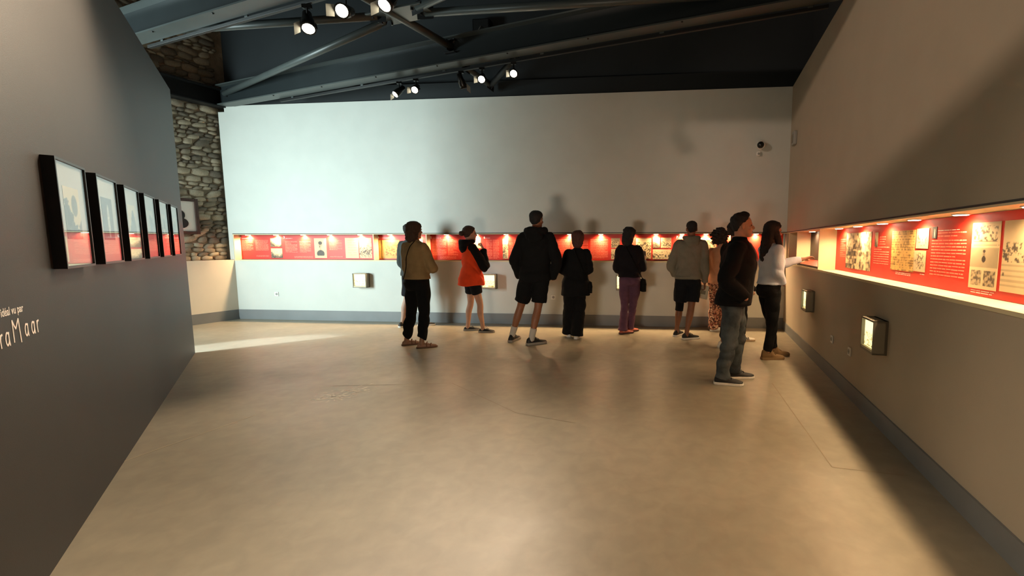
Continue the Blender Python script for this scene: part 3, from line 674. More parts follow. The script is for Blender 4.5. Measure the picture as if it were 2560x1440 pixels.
strokes('letter', [[(.25, .72), (.05, .5), (.06, .1), (.25, .0), (.42, .25), (.4, .6), (.25, .72)]], 5.10, 1.026, .068)
strokes('letter_capital', [[(.03, 1.2), (.03, .5), (.04, -.05)], [(.03, 1.2), (.35, 1.0), (.5, .5), (.35, .1), (.04, -.05)]], 5.17, 1.026, .068)
tx = text_obj('printed_line', 'idéal vu par', .046, PART, 4.80, .0004, 1.141, WPRINT, None, True, 'RIGHT', .0006)
tx.scale = (.92, 1, 1); tx.parent = lt; tx.matrix_parent_inverse = lt.matrix_world.inverted()

# ------------------------------------------------------------------ people
def remesh(g, voxel, name, m, smooth_it=3, wr=0.0, seed=0, freq=16):
    me = g.mesh(name); o = bpy.data.objects.new('tmp', me); COL.objects.link(o)
    r = o.modifiers.new('r', 'REMESH'); r.mode = 'VOXEL'; r.voxel_size = voxel; r.use_smooth_shade = True
    if smooth_it:
        s_ = o.modifiers.new('s', 'SMOOTH'); s_.factor = .5; s_.iterations = smooth_it
    dg = bpy.context.evaluated_depsgraph_get(); out = bpy.data.meshes.new_from_object(o.evaluated_get(dg)); bpy.data.objects.remove(o); bpy.data.meshes.remove(me)
    out.name = name; n = len(out.vertices)
    if wr > 0:
        co = np.empty(n * 3); out.vertices.foreach_get('co', co); co = co.reshape(-1, 3); nn = np.empty(n * 3); out.vertices.foreach_get('normal', nn); nn = nn.reshape(-1, 3)
        r_ = np.random.default_rng(seed); d = np.zeros(n)
        for k in range(9):
            q = r_.normal(size=3); q[2] *= 1.5; q = q / np.linalg.norm(q) * freq * r_.uniform(.6, 1.9); d += np.sin(co @ q + r_.uniform(0, 6.28) + 1.5 * np.sin(co @ r_.normal(size=3) * 7)) * r_.uniform(.4, 1)
        d = np.abs(d / 3) - .45
        co = co + nn * (d * wr * 2.2)[:, None]; out.vertices.foreach_set('co', co.ravel()); out.update()
    out.polygons.foreach_set('use_smooth', [True] * len(out.polygons)); out.materials.clear(); out.materials.append(m)
    return out
TZ = [.45, .48, .52, .56, .61, .66, .72, .77, .80, .825, .845, .86]
TM = dict(rx=[.095, .150, .168, .160, .148, .150, .165, .180, .178, .140, .085, .06], ry=[.085, .115, .122, .112, .102, .106, .118, .114, .100, .080, .066, .058], cy=[0, -.012, -.018, -.005, 0, 0, 0, -.006, -.012, -.016, -.02, -.02])
TF = dict(rx=[.090, .150, .170, .155, .128, .126, .142, .154, .150, .120, .072, .052], ry=[.080, .118, .124, .108, .090, .092, .114, .104, .090, .072, .058, .05], cy=[0, -.014, -.022, -.008, 0, .002, .008, -.002, -.010, -.014, -.018, -.02])
HT = [0, .06, .15, .25, .35, .45, .52, .60, .72, .84, .93, .985]
HF = [.078, .092, .094, .096, .094, .090, .086, .094, .089, .072, .045, .012]
HB = [.030, .0, -.030, -.058, -.076, -.088, -.095, -.100, -.102, -.092, -.070, -.045]
HW = [.022, .040, .052, .058, .064, .069, .072, .074, .076, .070, .052, .026]
def supell(cx, cy, z, rx, ry, n=24, p=2.3):
    return [(cx + rx * math.copysign(abs(math.cos(q)) ** (2 / p), math.cos(q)), cy + ry * math.copysign(abs(math.sin(q)) ** (2 / p), math.sin(q)), z) for q in np.linspace(0, 2 * math.pi, n, endpoint=False)]
def hand_geo(g, wrist, d, nrm, side, curl=.5, sc=1.0, point=False):
    """d: along the hand; nrm: out of the palm; thumb on the +side."""
    d = Vector(d).normalized(); nrm = Vector(nrm); nrm = (nrm - d * nrm.dot(d)).normalized(); sv = d.cross(nrm).normalized() * side; w = Vector(wrist)
    g.tube([tuple(w - d * .03 * sc), tuple(w + d * .02 * sc), tuple(w + d * .06 * sc), tuple(w + d * .095 * sc)], [(.026 * sc, .02 * sc), (.032 * sc, .018 * sc), (.041 * sc, .016 * sc), (.040 * sc, .013 * sc)], ref=tuple(nrm), seg=12)
    for k, (off, ln) in enumerate(((.031, .072), (.0105, .082), (-.0105, .076), (-.030, .058))):
        c = (curl if not (point and k == 0) else .12) * (1 + .1 * k); b = w + d * .090 * sc + sv * off * sc; pts = [b - d * .02 * sc]; a = 0
        cur = b; pts.append(b)
        for seg_ in (.42, .33, .27):
            a += c * .8; dd = d * math.cos(a) + nrm * math.sin(a) + sv * off * 1.6; cur = cur + dd.normalized() * ln * seg_ * sc; pts.append(cur)
        g.tube([tuple(p) for p in pts], [.0088 * sc, .0092 * sc, .0086 * sc, .008 * sc, .0068 * sc], seg=8, sub=2)
    b = w + d * .022 * sc + sv * .026 * sc
    g.tube([tuple(b - sv * .015 * sc), tuple(b + sv * .014 * sc + d * .016 * sc + nrm * .008 * sc), tuple(b + sv * .024 * sc + d * .042 * sc + nrm * .016 * sc), tuple(b + sv * .022 * sc + d * .066 * sc + nrm * (.020 + .014 * curl) * sc)], [.013 * sc, .0125 * sc, .0105 * sc, .0085 * sc], seg=8, sub=2)
SHOE = [(-.082, .018, .050), (-.074, .031, .078), (-.045, .037, .098), (-.01, .037, .102), (.03, .038, .092), (.07, .042, .072), (.115, .047, .058), (.155, .046, .050), (.18, .037, .044), (.196, .018, .036)]
def shoe_geo(M, sc=1.0, hi=1.0, z0=.02, grow=0.0):
    g = G(); rs = []
    for y, w, h in SHOE:
        h2 = z0 + (h * hi - z0 if y < .06 else h - z0) + grow
        r = []
        for q in np.linspace(0, 2 * math.pi, 16, endpoint=False):
            c_, s_ = math.cos(q), math.sin(q); x = (w + grow) * math.copysign(abs(c_) ** .75, c_) * (1 - .35 * max(0, s_) ** 1.5); z = z0 + (h2 - z0) * max(0, s_) ** .8 - .004 * max(0, -s_)
            r.append(tuple(M @ Vector((x * sc, y * sc, z * sc))))
        rs.append(r)
    return g.rings(rs)
def sole_geo(M, sc=1.0, th=.026):
    g = G(); rs = []
    ys = [-.090, -.082, -.05, 0, .05, .09, .13, .165, .19, .204]; ws = [.015, .032, .042, .041, .042, .048, .052, .048, .036, .012]
    out = [(w, y) for y, w in zip(ys, ws)] + [(-w, y) for y, w in reversed(list(zip(ys, ws)))]
    for z, k in ((0.001, .97), (th * .35, 1.0), (th, .985)): rs.append([tuple(M @ Vector((x * sc * k, y * sc * k, z))) for x, y in out])
    return g.rings(rs)
def person(label, root, yaw, H, sex='m', feet=None, skin='#a9795c', lean=(0, 0), head_yaw=0, head_pitch=0, arms=None, hands=(None, None), top=None, legs=None, hair=None, shoes=None, seed=1, bare=False, wide=1.0):
    s = H / 1.75; e = empty('person', Matrix.Translation((root[0], root[1], 0)) @ Matrix.Rotation(yaw, 4, 'Z'), label, 'person')
    Wm = e.matrix_world.inverted(); T = TM if sex == 'm' else TF
    def L(z): k = max(0, (z - .5 * H)) / (.5 * H); return lean[0] * k, lean[1] * k
    def sec(zf, ex=0.0, ey=None):
        rx = np.interp(zf, TZ, T['rx']) * s * wide + ex; ry = np.interp(zf, TZ, T['ry']) * s * wide + (ex if ey is None else ey); cy = np.interp(zf, TZ, T['cy']) * s
        dx, dy = L(zf * H); return supell(dx, cy + dy, zf * H, rx, ry)
    Sk = mat('skin_' + skin[1:], skin, .55, .06, 14)
    # joints
    sw = (.172 if sex == 'm' else .148) * s * wide; dx, dy = L(.80 * H); sh = [Vector((k * sw + dx, -.012 + dy, .80 * H)) for k in (-1, 1)]
    el, wr = [], []
    for i, k in enumerate((-1, 1)):
        a = (arms or [None, None])[i]
        if a is None: a = ((k * .225, -.03, .625), (k * .225, .06, .49))
        el.append(Vector((a[0][0] * s, a[0][1] * s, a[0][2] * H))); wr.append(Vector((a[1][0] * s, a[1][1] * s, a[1][2] * H)))
    FM = []; hipj, knee, ank = [], [], []
    for i, k in enumerate((-1, 1)):
        (wx, wy), tyaw = feet[i]; tl = math.radians(tyaw) - yaw; p = Wm @ Vector((wx, wy, 0)); d = Vector((-math.sin(tl), math.cos(tl), 0)); p = p - d * .055 * s
        fm = Matrix.Translation(p) @ Matrix.Rotation(tl, 4, 'Z'); FM.append(fm); hipj.append(Vector((k * .088 * s * wide, -.005, .49 * H))); an = p + Vector((0, 0, .085 * s)) + d * -.012
        ank.append(an); fwd = (Vector((0, 1, 0)) + d).normalized(); knee.append((hipj[-1] * .5 + an * .5) + fwd * .028 * s + Vector((0, 0, .005)))
        knee[-1].z = .275 * H
    # ---- body
    lk = .84 if (legs and legs.get('end') is None) else .95
    b = G(); b.rings([sec(z, -.014 * s) for z in TZ[1:]]); dx, dy = L(.87 * H)
    hd = Matrix.Translation((dx, dy - .004, .868 * H)) @ Matrix.Rotation(math.radians(head_yaw), 4, 'Z') @ Matrix.Rotation(math.radians(head_pitch), 4, 'X')
    hs = .132 * H / .231; hh = .132 * H
    nx, ny = L(.83 * H)
    b.tube([(nx, -.02 * s + ny, .815 * H), (nx * .5 + dx * .5, -.018 * s + dy, .86 * H), tuple(hd @ Vector((0, -.018, .06)))], [(.062 * s, .060 * s), (.054 * s * (1 if sex == 'm' else .88), .056 * s * (1 if sex == 'm' else .88)), (.052 * s, .056 * s)], seg=16)
    hr = []
    for t, f_, bk, w in zip(HT, HF, HB, HW): hr.append([tuple(hd @ Vector(p)) for p in supell(0, (f_ + bk) / 2 * hs, t * hh, w * hs, (f_ - bk) / 2 * hs, 24, 2.2)])
    b.rings(hr); HP = lambda x, y, t: hd @ Vector((x * hs, y * hs, t * hh))
    b.tube([tuple(HP(0, .086, .57)), tuple(HP(0, .104, .47)), tuple(HP(0, .116, .395)), tuple(HP(0, .100, .36))], [.007 * hs, .010 * hs, .0135 * hs, .012 * hs], seg=10)
    for k in (-1, 1):
        b.ell(HP(k * .013, .099, .375), (.0085 * hs, .011 * hs, .008 * hs), seg=8, nr=6)
        b.ell(HP(k * .077, -.008, .46), (.008 * hs, .017 * hs, .029 * hs), M=(hd.to_3x3() @ Matrix.Rotation(k * .35, 3, 'Z')), seg=10, nr=8)
        b.ell(HP(k * .032, .086, .585), (.022 * hs, .010 * hs, .007 * hs), seg=10, nr=6)
        b.ell(HP(k * .040, .066, .40), (.024 * hs, .024 * hs, .022 * hs), seg=10, nr=6)
    b.ell(HP(0, .088, .07), (.020 * hs, .013 * hs, .014 * hs), seg=10, nr=6)
    b.ell(HP(0, .095, .268), (.023 * hs, .009 * hs, .006 * hs), seg=10, nr=6); b.ell(HP(0, .094, .232), (.020 * hs, .009 * hs, .006 * hs), seg=10, nr=6)
    for i, k in enumerate((-1, 1)):
        f_ = .9 if sex == 'f' else 1.0
        b.tube([tuple(sh[i] - Vector((k * .03, 0, -.0))), tuple(sh[i]), tuple(sh[i] * .5 + el[i] * .5), tuple(el[i]), tuple(el[i] * .65 + wr[i] * .35), tuple(wr[i])], [.050 * s * f_, .052 * s * f_, .044 * s * f_, .038 * s * f_, .039 * s * f_, .026 * s * f_], seg=12)
        if hands[i]: hd_ = hands[i]; hand_geo(b, wr[i], hd_[0], hd_[1], hd_[2], hd_[3] if len(hd_) > 3 else .5, s * .97 * f_, len(hd_) > 4)
        q = knee[i]; cal = q * .62 + ank[i] * .38 - (ank[i] - q).cross(Vector((1, 0, 0))).normalized() * -.014 * s
        b.tube([tuple(hipj[i] + Vector((0, 0, .03))), tuple(hipj[i] * .6 + q * .4), tuple(q), tuple(cal), tuple(q * .25 + ank[i] * .75), tuple(ank[i]), tuple(ank[i] - Vector((0, 0, .04 * s)))], [.080 * s * lk, .073 * s * lk, .054 * s * lk, .056 * s * lk * (1 if sex == 'm' else .95), .038 * s * lk, .034 * s, .036 * s], seg=14)
        if bare: gg = shoe_geo(FM[i], s * .93, .8, .014, -.004); b.add(gg.v, gg.f)
    me = remesh(b, .0070, 'body', Sk, 2); link('body', me, e)
    ey_ = mat('dark_eye', '#20140f', .25)
    for k in (-1, 1):
        a = G(); a.ell(HP(k * .031, .083, .515), (.0105 * hs, .0055 * hs, .0055 * hs), M=hd.to_3x3(), seg=10, nr=6); obj('eye', a, ey_, e, smooth=True)
    a = G(); a.ell(HP(0, .0995, .25), (.020 * hs, .004 * hs, .007 * hs), M=hd.to_3x3(), seg=12, nr=6); obj('lips', a, mat('lips_' + skin[1:], '#8d4f43', .5), e, smooth=True)
    # ---- hair
    if hair:
        from mathutils.bvhtree import BVHTree
        hg = G(); hg.rings(hr); tree = BVHTree.FromPolygons(hg.v, hg.f); cen = HP(0, -.012, .58); st = hair['style']; R3 = hd.to_3x3(); nA, nE = 40, 26; rg = random.Random(seed); vs = []
        ph = [rg.uniform(0, 6.28) for _ in range(8)]
        for j in range(nE + 1):
            el_ = -math.pi / 2 + math.pi * (j + .02 * (j == 0) - .02 * (j == nE)) / nE; row = []
            for i in range(nA):
                az = 2 * math.pi * i / nA; dl = Vector((math.sin(az) * math.cos(el_), math.cos(az) * math.cos(el_), math.sin(el_))); hit = tree.ray_cast(cen + (R3 @ dl) * .6, -(R3 @ dl)); rr = (hit[0] - cen).length if hit[0] else .1
                front = math.degrees(abs((az + math.pi) % (2 * math.pi) - math.pi)); line = np.interp(front, *hair['line']); k = np.clip((math.degrees(el_) - line) / 9 + .5, 0, 1)
                th = hair['th'] * (1 + .35 * np.interp(front, [0, 90, 180], hair.get('fr', [0, 0, 0])))
                nz = math.sin(az * 17 + ph[0] + 2 * math.sin(el_ * 4 + ph[1])) * .5 + math.sin(az * 9 + el_ * 11 + ph[2]) * .5 + math.sin(az * 5 - el_ * 17 + ph[3]) * .6 * hair.get('curl', 0)
                th = th * (1 + hair.get('rough', .12) * nz); row.append(tuple(cen + (R3 @ dl) * (rr + (-.012 + (th + .012) * k))))
            vs.append(row)
        hg = G(); hg.rings(vs)
        for ex in hair.get('extra', []):
            if ex[0] == 'tube': hg.tube([tuple(HP(*p)) for p in ex[1]], [tuple(np.array(r_) * hs) if isinstance(r_, tuple) else r_ * hs for r_ in ex[2]], seg=18)
            else: hg.ell(HP(*ex[1]), tuple(x * hs for x in ex[2]), M=R3)
        hm = mat('hair_' + hair['color'][1:], hair['color'], .8, .25, 30, .4, 60, stretch=(3, 3, .5))
        link('hair', remesh(hg, .0085, 'hair', hm, 1, hair.get('wr', .003), seed, 60), e)
    # ---- clothes below the waist
    if legs:
        t = G(); lm = legs['mat']; wz = legs.get('waist', .59); ease = legs.get('ease', .012); t.rings([sec(z, ease) for z in (.462, .48, .50, .52, .54, .56, wz)])
        for i in (0, 1):
            q = knee[i]; hp = hipj[i]; an = ank[i]; rt, rk, rc, ra = [x * s for x in legs['r']]; endz = legs.get('end', None)
            if endz is None:
                low = an - Vector((0, 0, legs.get('drop', .02))); t.tube([tuple(hp + Vector((0, 0, .03))), tuple(hp * .6 + q * .4), tuple(q), tuple(q * .6 + an * .4), tuple(q * .2 + an * .8), tuple(low)], [rt, rt * .96, rk, rc, (ra + rc) / 2 if ra < rc else ra * .97, ra], seg=18, rnd=False)
            else:
                ez = endz * H; f_ = (hp.z - ez) / (hp.z - q.z); f_ = min(f_, 1.25); en = hp + (q - hp) * f_
                t.tube([tuple(hp + Vector((0, 0, .03))), tuple(hp * .6 + en * .4), tuple(en)], [rt, rt * .99, ra], seg=18, rnd=False)
        link(legs['name'], remesh(t, .011, legs['name'], lm, 2, legs.get('wr', .006), seed + 3, legs.get('freq', 20)), e)
        if legs.get('belt'):
            bg = G(); z0 = wz - .02; bg.rings([sec(z, ease + .006) for z in (z0, z0 + .022)]); obj('belt', bg, mat('black_leather', '#0c0a09', .4), e, smooth=True)
    # ---- clothes above
    if top:
        t = G(); zs = [z for z in np.linspace(top['hem'], .845, 15)]; ease = top['ease']; fl = top.get('flare', 0); rings = []
        for z in zs:
            k = (zs[-1] - z) / (zs[-1] - zs[0]); ex = ease * min(1, .45 + 1.4 * k) + fl * k * k
            if z < .49: zz = .49
            else: zz = z
            dxx, dyy = L(z * H); rx = max(np.interp(zz, TZ, T['rx']), top.get('minw', 0)) * s * wide + ex if z < .80 else np.interp(zz, TZ, T['rx']) * s * wide + ex * .8
            ry = np.interp(zz, TZ, T['ry']) * s * wide + ex * top.get('ky', 1); cy = np.interp(zz, TZ, T['cy']) * s
            rings.append(supell(dxx, cy + dyy, z * H, rx, ry, 28, 2.25))
        t.rings(rings)
        nz = top.get('neck', .86); dxx, dyy = L(.85 * H)
        t.tube([(dxx, dyy - .018 * s, .825 * H), (dxx, dyy - .018 * s, nz * H)], [(.085 * s, .078 * s), (top.get('nr', .066) * s, top.get('nr', .066) * s)], seg=18, rnd=False)
        sl = G(); sm_ = top.get('sleeve_mat'); tgt = sl if sm_ else t
        for i, k in enumerate((-1, 1)):
            ra, rb, rc = [x * s for x in top['sl']]; a0 = sh[i] - Vector((k * .035, 0, -.004)); 
            if top.get('short'):
                mid = sh[i] * .35 + el[i] * .65; tgt.tube([tuple(a0), tuple(sh[i]), tuple(mid)], [ra, ra, rb], seg=14, rnd=False)
            else:
                en = el[i] * (1 - top.get('cuff', .93)) + wr[i] * top.get('cuff', .93)
                tgt.tube([tuple(a0), tuple(sh[i]), tuple(sh[i] * .5 + el[i] * .5), tuple(el[i]), tuple(el[i] * .5 + en * .5), tuple(en)], [ra, ra * 1.02, (ra + rb) / 2 * 1.03, rb * 1.05, (rb + rc) / 2 * 1.05, rc], seg=14, rnd=False)
        if top.get('hood') and not top.get('hood_mat'): hood_geo(t, s, dxx, dyy, H, top['hood'])
        link(top['name'], remesh(t, .011, top['name'], top['mat'], 2, top.get('wr', .006), seed + 7, top.get('freq', 18)), e)
        if sm_: link('sleeves', remesh(sl, .011, 'sleeves', sm_, 2, .006, seed + 9, 22), e)
        if top.get('hood_mat'):
            hg = G(); hood_geo(hg, s, dxx, dyy, H, top['hood']); link('hood', remesh(hg, .011, 'hood', top['hood_mat'], 2, .006, seed + 4, 20), e)
        if top.get('band'):
            bg = G(); z0 = top['hem']; k0 = rings[0]; bg.rings([[(p[0] * 1.004, p[1] * 1.004, z0 * H - .004) for p in k0], [(p[0] * 1.0, p[1] * 1.0, z0 * H + .045 * s) for p in rings[1]]]); obj('hem_band', bg, top['mat'], e, smooth=True)
    # ---- feet
    if shoes:
        for i in (0, 1):
            sc = shoes.get('sc', 1) * s; u = obj('shoe', shoe_geo(FM[i], sc, shoes.get('hi', 1)), shoes['mat'], e, smooth=True)
            obj('sole', sole_geo(FM[i], sc, shoes.get('th', .026)), shoes['sole'], u)
            gg = G()
            for y in (.045, .065, .085): gg.tube([tuple(FM[i] @ Vector((-.022 * sc, y * sc, (.086 - (y - .045) * .55) * sc))), tuple(FM[i] @ Vector((0, y * sc, (.097 - (y - .045) * .62) * sc))), tuple(FM[i] @ Vector((.022 * sc, y * sc, (.086 - (y - .045) * .55) * sc)))], [.0035] * 3, seg=6)
            obj('laces', gg, shoes.get('lace', shoes['mat']), u, smooth=True)
            if shoes.get('stripes'):
                gg = G()
                for sx in (-1, 1):
                    for y in (.015, .04, .065): gg.tube([tuple(FM[i] @ Vector((sx * .040 * sc, (y + .014) * sc, .03 * sc))), tuple(FM[i] @ Vector((sx * .034 * sc, y * sc, .07 * sc)))], [(.004, .006)] * 2, seg=6, rnd=False, sub=1)
                obj('stripes', gg, shoes['stripes'], u)
    return e, dict(sh=sh, el=el, wr=wr, ank=ank, knee=knee, FM=FM, hd=hd, H=H, s=s, L=L, sec=sec, HP=HP)
def hood_geo(t, s, dx, dy, H, k):
    z = .845 * H; pts = []
    for q in np.linspace(-2.2, 2.2, 9): pts.append((dx + math.sin(q) * .105 * s * k, dy - .045 * s - math.cos(q) * .085 * s * k, z + .008 - .055 * s * k * max(0, math.cos(q)) * .5 + .02 * s))
    t.tube(pts, [(.030 * s * k + .03 * s * k * max(0, math.cos(q)), .032 * s * k) for q in np.linspace(-2.2, 2.2, 9)], seg=14)
    t.ell((dx, dy - .105 * s * k, z - .045 * s * k), (.095 * s * k, .05 * s * k, .085 * s * k))
def socks(e, D, color, top=.17):
    for i in (0, 1):
        an = D['ank'][i]; kn = D['knee'][i]; f_ = (top * D['s'] - an.z) / (kn.z - an.z); up = an + (kn - an) * f_
        a = G(); a.tube([tuple(an - Vector((0, 0, .03))), tuple(an), tuple(up)], [.041 * D['s'], .040 * D['s'], .047 * D['s']], seg=14, rnd=False); obj('sock', a, mat('sock_' + color[1:], color, .9), e, smooth=True)
def fabric(name, c, var=.12, bump=.25, **k): return mat(name, c, k.pop('rough', .9), var, k.pop('vscale', 12), bump, k.pop('bscale', 90), spec=.25, **k)
def F(px, py): p = gnd(px, py); return (p[0], p[1])
def at(px, Y, h): t = Y / ray(px, 611)[1]; return (ray(px, 611) * t)[0], Y
SHORT = dict(style='short', th=.013, line=([0, 35, 60, 75, 95, 115, 140, 180], [44, 40, 22, 8, 2, -34, -54, -60]), fr=[.7, 0, -.3])
R = math.radians
BLK = fabric('black_cloth', '#09090a'); NAVY = fabric('navy_cloth', '#101218')
BSHOE = mat('black_shoe', '#0b0a0a', .6, .1, 20); WSOLE = mat('white_sole', '#d9d4cb', .6); WSHOE = mat('white_shoe', '#dcd5c8', .55, .03, 12)
LEATHER = mat('black_leather', '#0b0a09', .8, spec=.2)

# man behind the tan sweater
person('man in dark grey shirt and black shorts standing half behind the tan sweater', at(1030, 7.45, 0), R(-12), 1.765, 'm', [(F(1015, 816), -25), (F(1066, 814), -65)], '#a98672',
       arms=[((-.23, -.02, .63), (-.21, .12, .52)), ((.22, .05, .64), (.05, .22, .66))], lean=(-.04, 0), head_yaw=-20,
       top=dict(name='shirt', mat=fabric('charcoal_shirt_cloth', '#3a3d3c'), hem=.50, ease=.022, sl=(.062, .055, .045), cuff=.9, neck=.855, flare=.02),
       legs=dict(name='shorts', mat=NAVY, r=(.10, .09, .09, .088), end=.30), hair=dict(SHORT, color='#17120f'), shoes=dict(mat=BSHOE, sole=WSOLE), seed=2)
# woman in tan sweater
e2, D2 = person('woman in tan sweater, black trousers and sandals with short brown hair', at(1040, 5.95, 0), R(-22), 1.72, 'f', [(F(1030, 861), -62), (F(1068, 868), -72)], '#9a7258',
       arms=[((-.20, .02, .62), (.0, .20, .62)), ((.235, .05, .635), (.02, .23, .645))], lean=(-.02, 0), head_yaw=-8,
       top=dict(name='sweater', mat=fabric('tan_knit', '#8f754f', .1, .4), hem=.555, ease=.030, sl=(.068, .066, .045), neck=.872, nr=.062, minw=.150, band=True),
       legs=dict(name='trousers', mat=BLK, r=(.098, .074, .070, .062), drop=-.05, belt=False), bare=True, wide=1.06,
       hair=dict(style='bob', color='#3a2719', th=.018, line=([0, 30, 60, 90, 130, 180], [44, 36, -20, -62, -70, -70]), fr=[.5, .2, .3], rough=.1, extra=[('tube', [(0, -.035, .62), (0, -.045, .35), (0, -.05, .02)], [(.092, .085), (.095, .082), (.082, .07)])]), seed=4)
for i in (0, 1):
    obj('sandal_sole', sole_geo(D2['FM'][i], D2['s'] * .96, .016), mat('brown_leather', '#6b4426', .6), e2)
    a = G(); fm = D2['FM'][i]
    for y in (.05, .10): a.tube([tuple(fm @ Vector((-.046, y, .02))), tuple(fm @ Vector((-.03, y, .062 - (y - .05) * .35))), tuple(fm @ Vector((0, y + .01, .078 - (y - .05) * .45))), tuple(fm @ Vector((.03, y, .062 - (y - .05) * .35))), tuple(fm @ Vector((.046, y, .02)))], [(.007, .0035)] * 5, seg=8)
    obj('sandal_strap', a, MATS['brown_leather'], e2, smooth=True)
# girl in orange jacket
OR = fabric('orange_jacket_cloth', '#ee4a20', .06, .15)
person('girl in orange jacket with black hood and sleeves, hand at her chin', at(1178, 6.95, 0), R(-54), 1.70, 'f', [(F(1180, 826), -80), (F(1217, 831), -95)], '#b58a72',
       arms=[((-.12, .10, .645), (-.03, .19, .76)), ((.19, .15, .62), (.055, .175, .80))], hands=(None, ((-.25, -.25, .9), (-.3, -.8, .2), -1, 1.1)), lean=(.0, -.02), head_yaw=2, wide=.96,
       top=dict(name='jacket', mat=OR, hem=.455, ease=.035, flare=.045, sl=(.072, .078, .055), sleeve_mat=BLK, hood=1.22, hood_mat=BLK, neck=.868, nr=.072, ky=1.2),
       legs=dict(name='shorts', mat=NAVY, r=(.098, .09, .09, .088), end=.37), hair=dict(style='bun', color='#3b271a', th=.018, line=([0, 30, 60, 80, 110, 180], [44, 36, 8, -14, -48, -60]), fr=[.3, 0, 0], extra=[('ell', (0, -.135, .50), (.045, .045, .042))]), shoes=dict(mat=BSHOE, sole=mat('grey_sole', '#8d867b', .7), hi=.75, sc=.95), seed=6)
# tall man
e4, D4 = person('tall man in black hooded jacket and black shorts, hands in pockets', at(1336, 6.2, 0), R(-4), 1.885, 'm', [(F(1286, 851), -15), (F(1341, 860), -58)], '#8a5a3e',
       arms=[((-.265, -.02, .635), (-.22, .10, .50)), ((.30, -.02, .63), (.225, .08, .49))], lean=(.05, 0), head_yaw=-14, wide=1.04,
       top=dict(name='jacket', mat=BLK, hem=.475, ease=.038, flare=.008, sl=(.076, .070, .052), hood=1.18, hood_mat=BLK, neck=.872, nr=.078, cuff=1.0),
       legs=dict(name='shorts', mat=BLK, r=(.108, .10, .1, .102), end=.315), hair=dict(SHORT, color='#0f0c0a', th=.014), shoes=dict(mat=BSHOE, sole=mat('grey_sole', '#8d867b', .7), hi=1.08, th=.034), seed=8)
socks(e4, D4, '#b9b3a8', .21)
# woman in black coat
e5, D5 = person('woman in black coat and wide black trousers with auburn bob and white shoes', at(1438, 6.55, 0), R(6), 1.605, 'f', [(F(1421, 839), 8), (F(1446, 844), -18)], '#a07a66',
       arms=[((-.215, .0, .64), (-.02, .20, .66)), ((.225, .02, .645), (.04, .21, .64))], lean=(.05, 0), head_yaw=-8, wide=1.03,
       top=dict(name='coat', mat=BLK, hem=.405, ease=.034, flare=.045, sl=(.072, .074, .055), neck=.855, nr=.066),
       legs=dict(name='trousers', mat=BLK, r=(.105, .105, .112, .112), drop=.035, wr=.009), hair=dict(style='bob', color='#43231a', th=.028, line=([0, 30, 60, 90, 130, 180], [44, 36, -20, -55, -60, -60]), fr=[.4, .2, .2], rough=.06, extra=[('tube', [(0, -.03, .62), (0, -.04, .4), (0, -.045, .12)], [(.094, .088), (.098, .085), (.086, .07)])]), shoes=dict(mat=WSHOE, sole=WSOLE, sc=.95), seed=10)
# woman in purple trousers
e6, D6 = person('woman in dark sweater and purple trousers with pink shoes, raising a phone', at(1575, 6.85, 0), R(-6), 1.675, 'f', [(F(1566, 834), -62), (F(1581, 829), -50)], '#a87f6a',
       arms=[((-.215, .0, .625), (-.05, .18, .57)), ((.20, .06, .625), (.235, .24, .69))], hands=(None, ((.1, .45, .8), (-.7, .2, .1), -1, .9)), lean=(-.02, 0), head_yaw=-28, head_pitch=-6,
       top=dict(name='sweater', mat=fabric('dark_plum_knit', '#120d12', .12, .4), hem=.545, ease=.034, sl=(.072, .076, .05), neck=.842, nr=.085, minw=.150),
       legs=dict(name='trousers', mat=fabric('purple_cloth', '#573a4c'), r=(.097, .068, .066, .078), drop=.02, waist=.60), hair=dict(style='shoulder', color='#0f0b0b', th=.022, line=([0, 30, 60, 90, 130, 180], [44, 38, -10, -60, -70, -70]), fr=[.3, .1, .3], extra=[('tube', [(0, -.03, .62), (.0, -.055, .3), (0, -.06, .0), (.0, -.062, -.22)], [(.088, .085), (.094, .075), (.095, .062), (.07, .04)])]),
       shoes=dict(mat=mat('salmon_shoe', '#a8543f', .6, .08, 16), sole=mat('dark_sole', '#3b2621', .7), hi=.8, sc=.95), seed=12)
# man in grey hoodie
e7, D7 = person('man in grey hoodie and black shorts holding a leaflet in his right hand', at(1722, 6.55, 0), R(-6), 1.765, 'm', [(F(1696, 838), -35), (F(1726, 847), -72)], '#7d5138',
       arms=[((-.255, -.02, .63), (-.19, .10, .53)), ((.235, -.04, .63), (.250, .03, .475))], hands=(None, ((.02, .15, -1), (-1, .2, 0), 1, .9)), lean=(.05, 0), head_yaw=4,
       top=dict(name='hoodie', mat=fabric('grey_sweatshirt_cloth', '#7d7667', .06, .2), hem=.515, ease=.036, sl=(.078, .070, .05), hood=1.02, hood_mat=fabric('grey_hood_cloth', '#787162', .06, .2), neck=.846, nr=.075, band=True, cuff=.97),
       legs=dict(name='shorts', mat=NAVY, r=(.112, .105, .1, .108), end=.315), hair=dict(SHORT, color='#140f0d', th=.008), shoes=dict(mat=BSHOE, sole=WSOLE), seed=14)
a = G(); kq, aq = D7['knee'][0], D7['ank'][0]; a.tube([tuple(kq + Vector((0, 0, .07))), tuple(kq), tuple(kq * .80 + aq * .20)], [.068, .062, .062], seg=14, rnd=False); obj('knee_brace', a, BLK, e7, smooth=True)['label'] = 'black knee brace on the left leg'
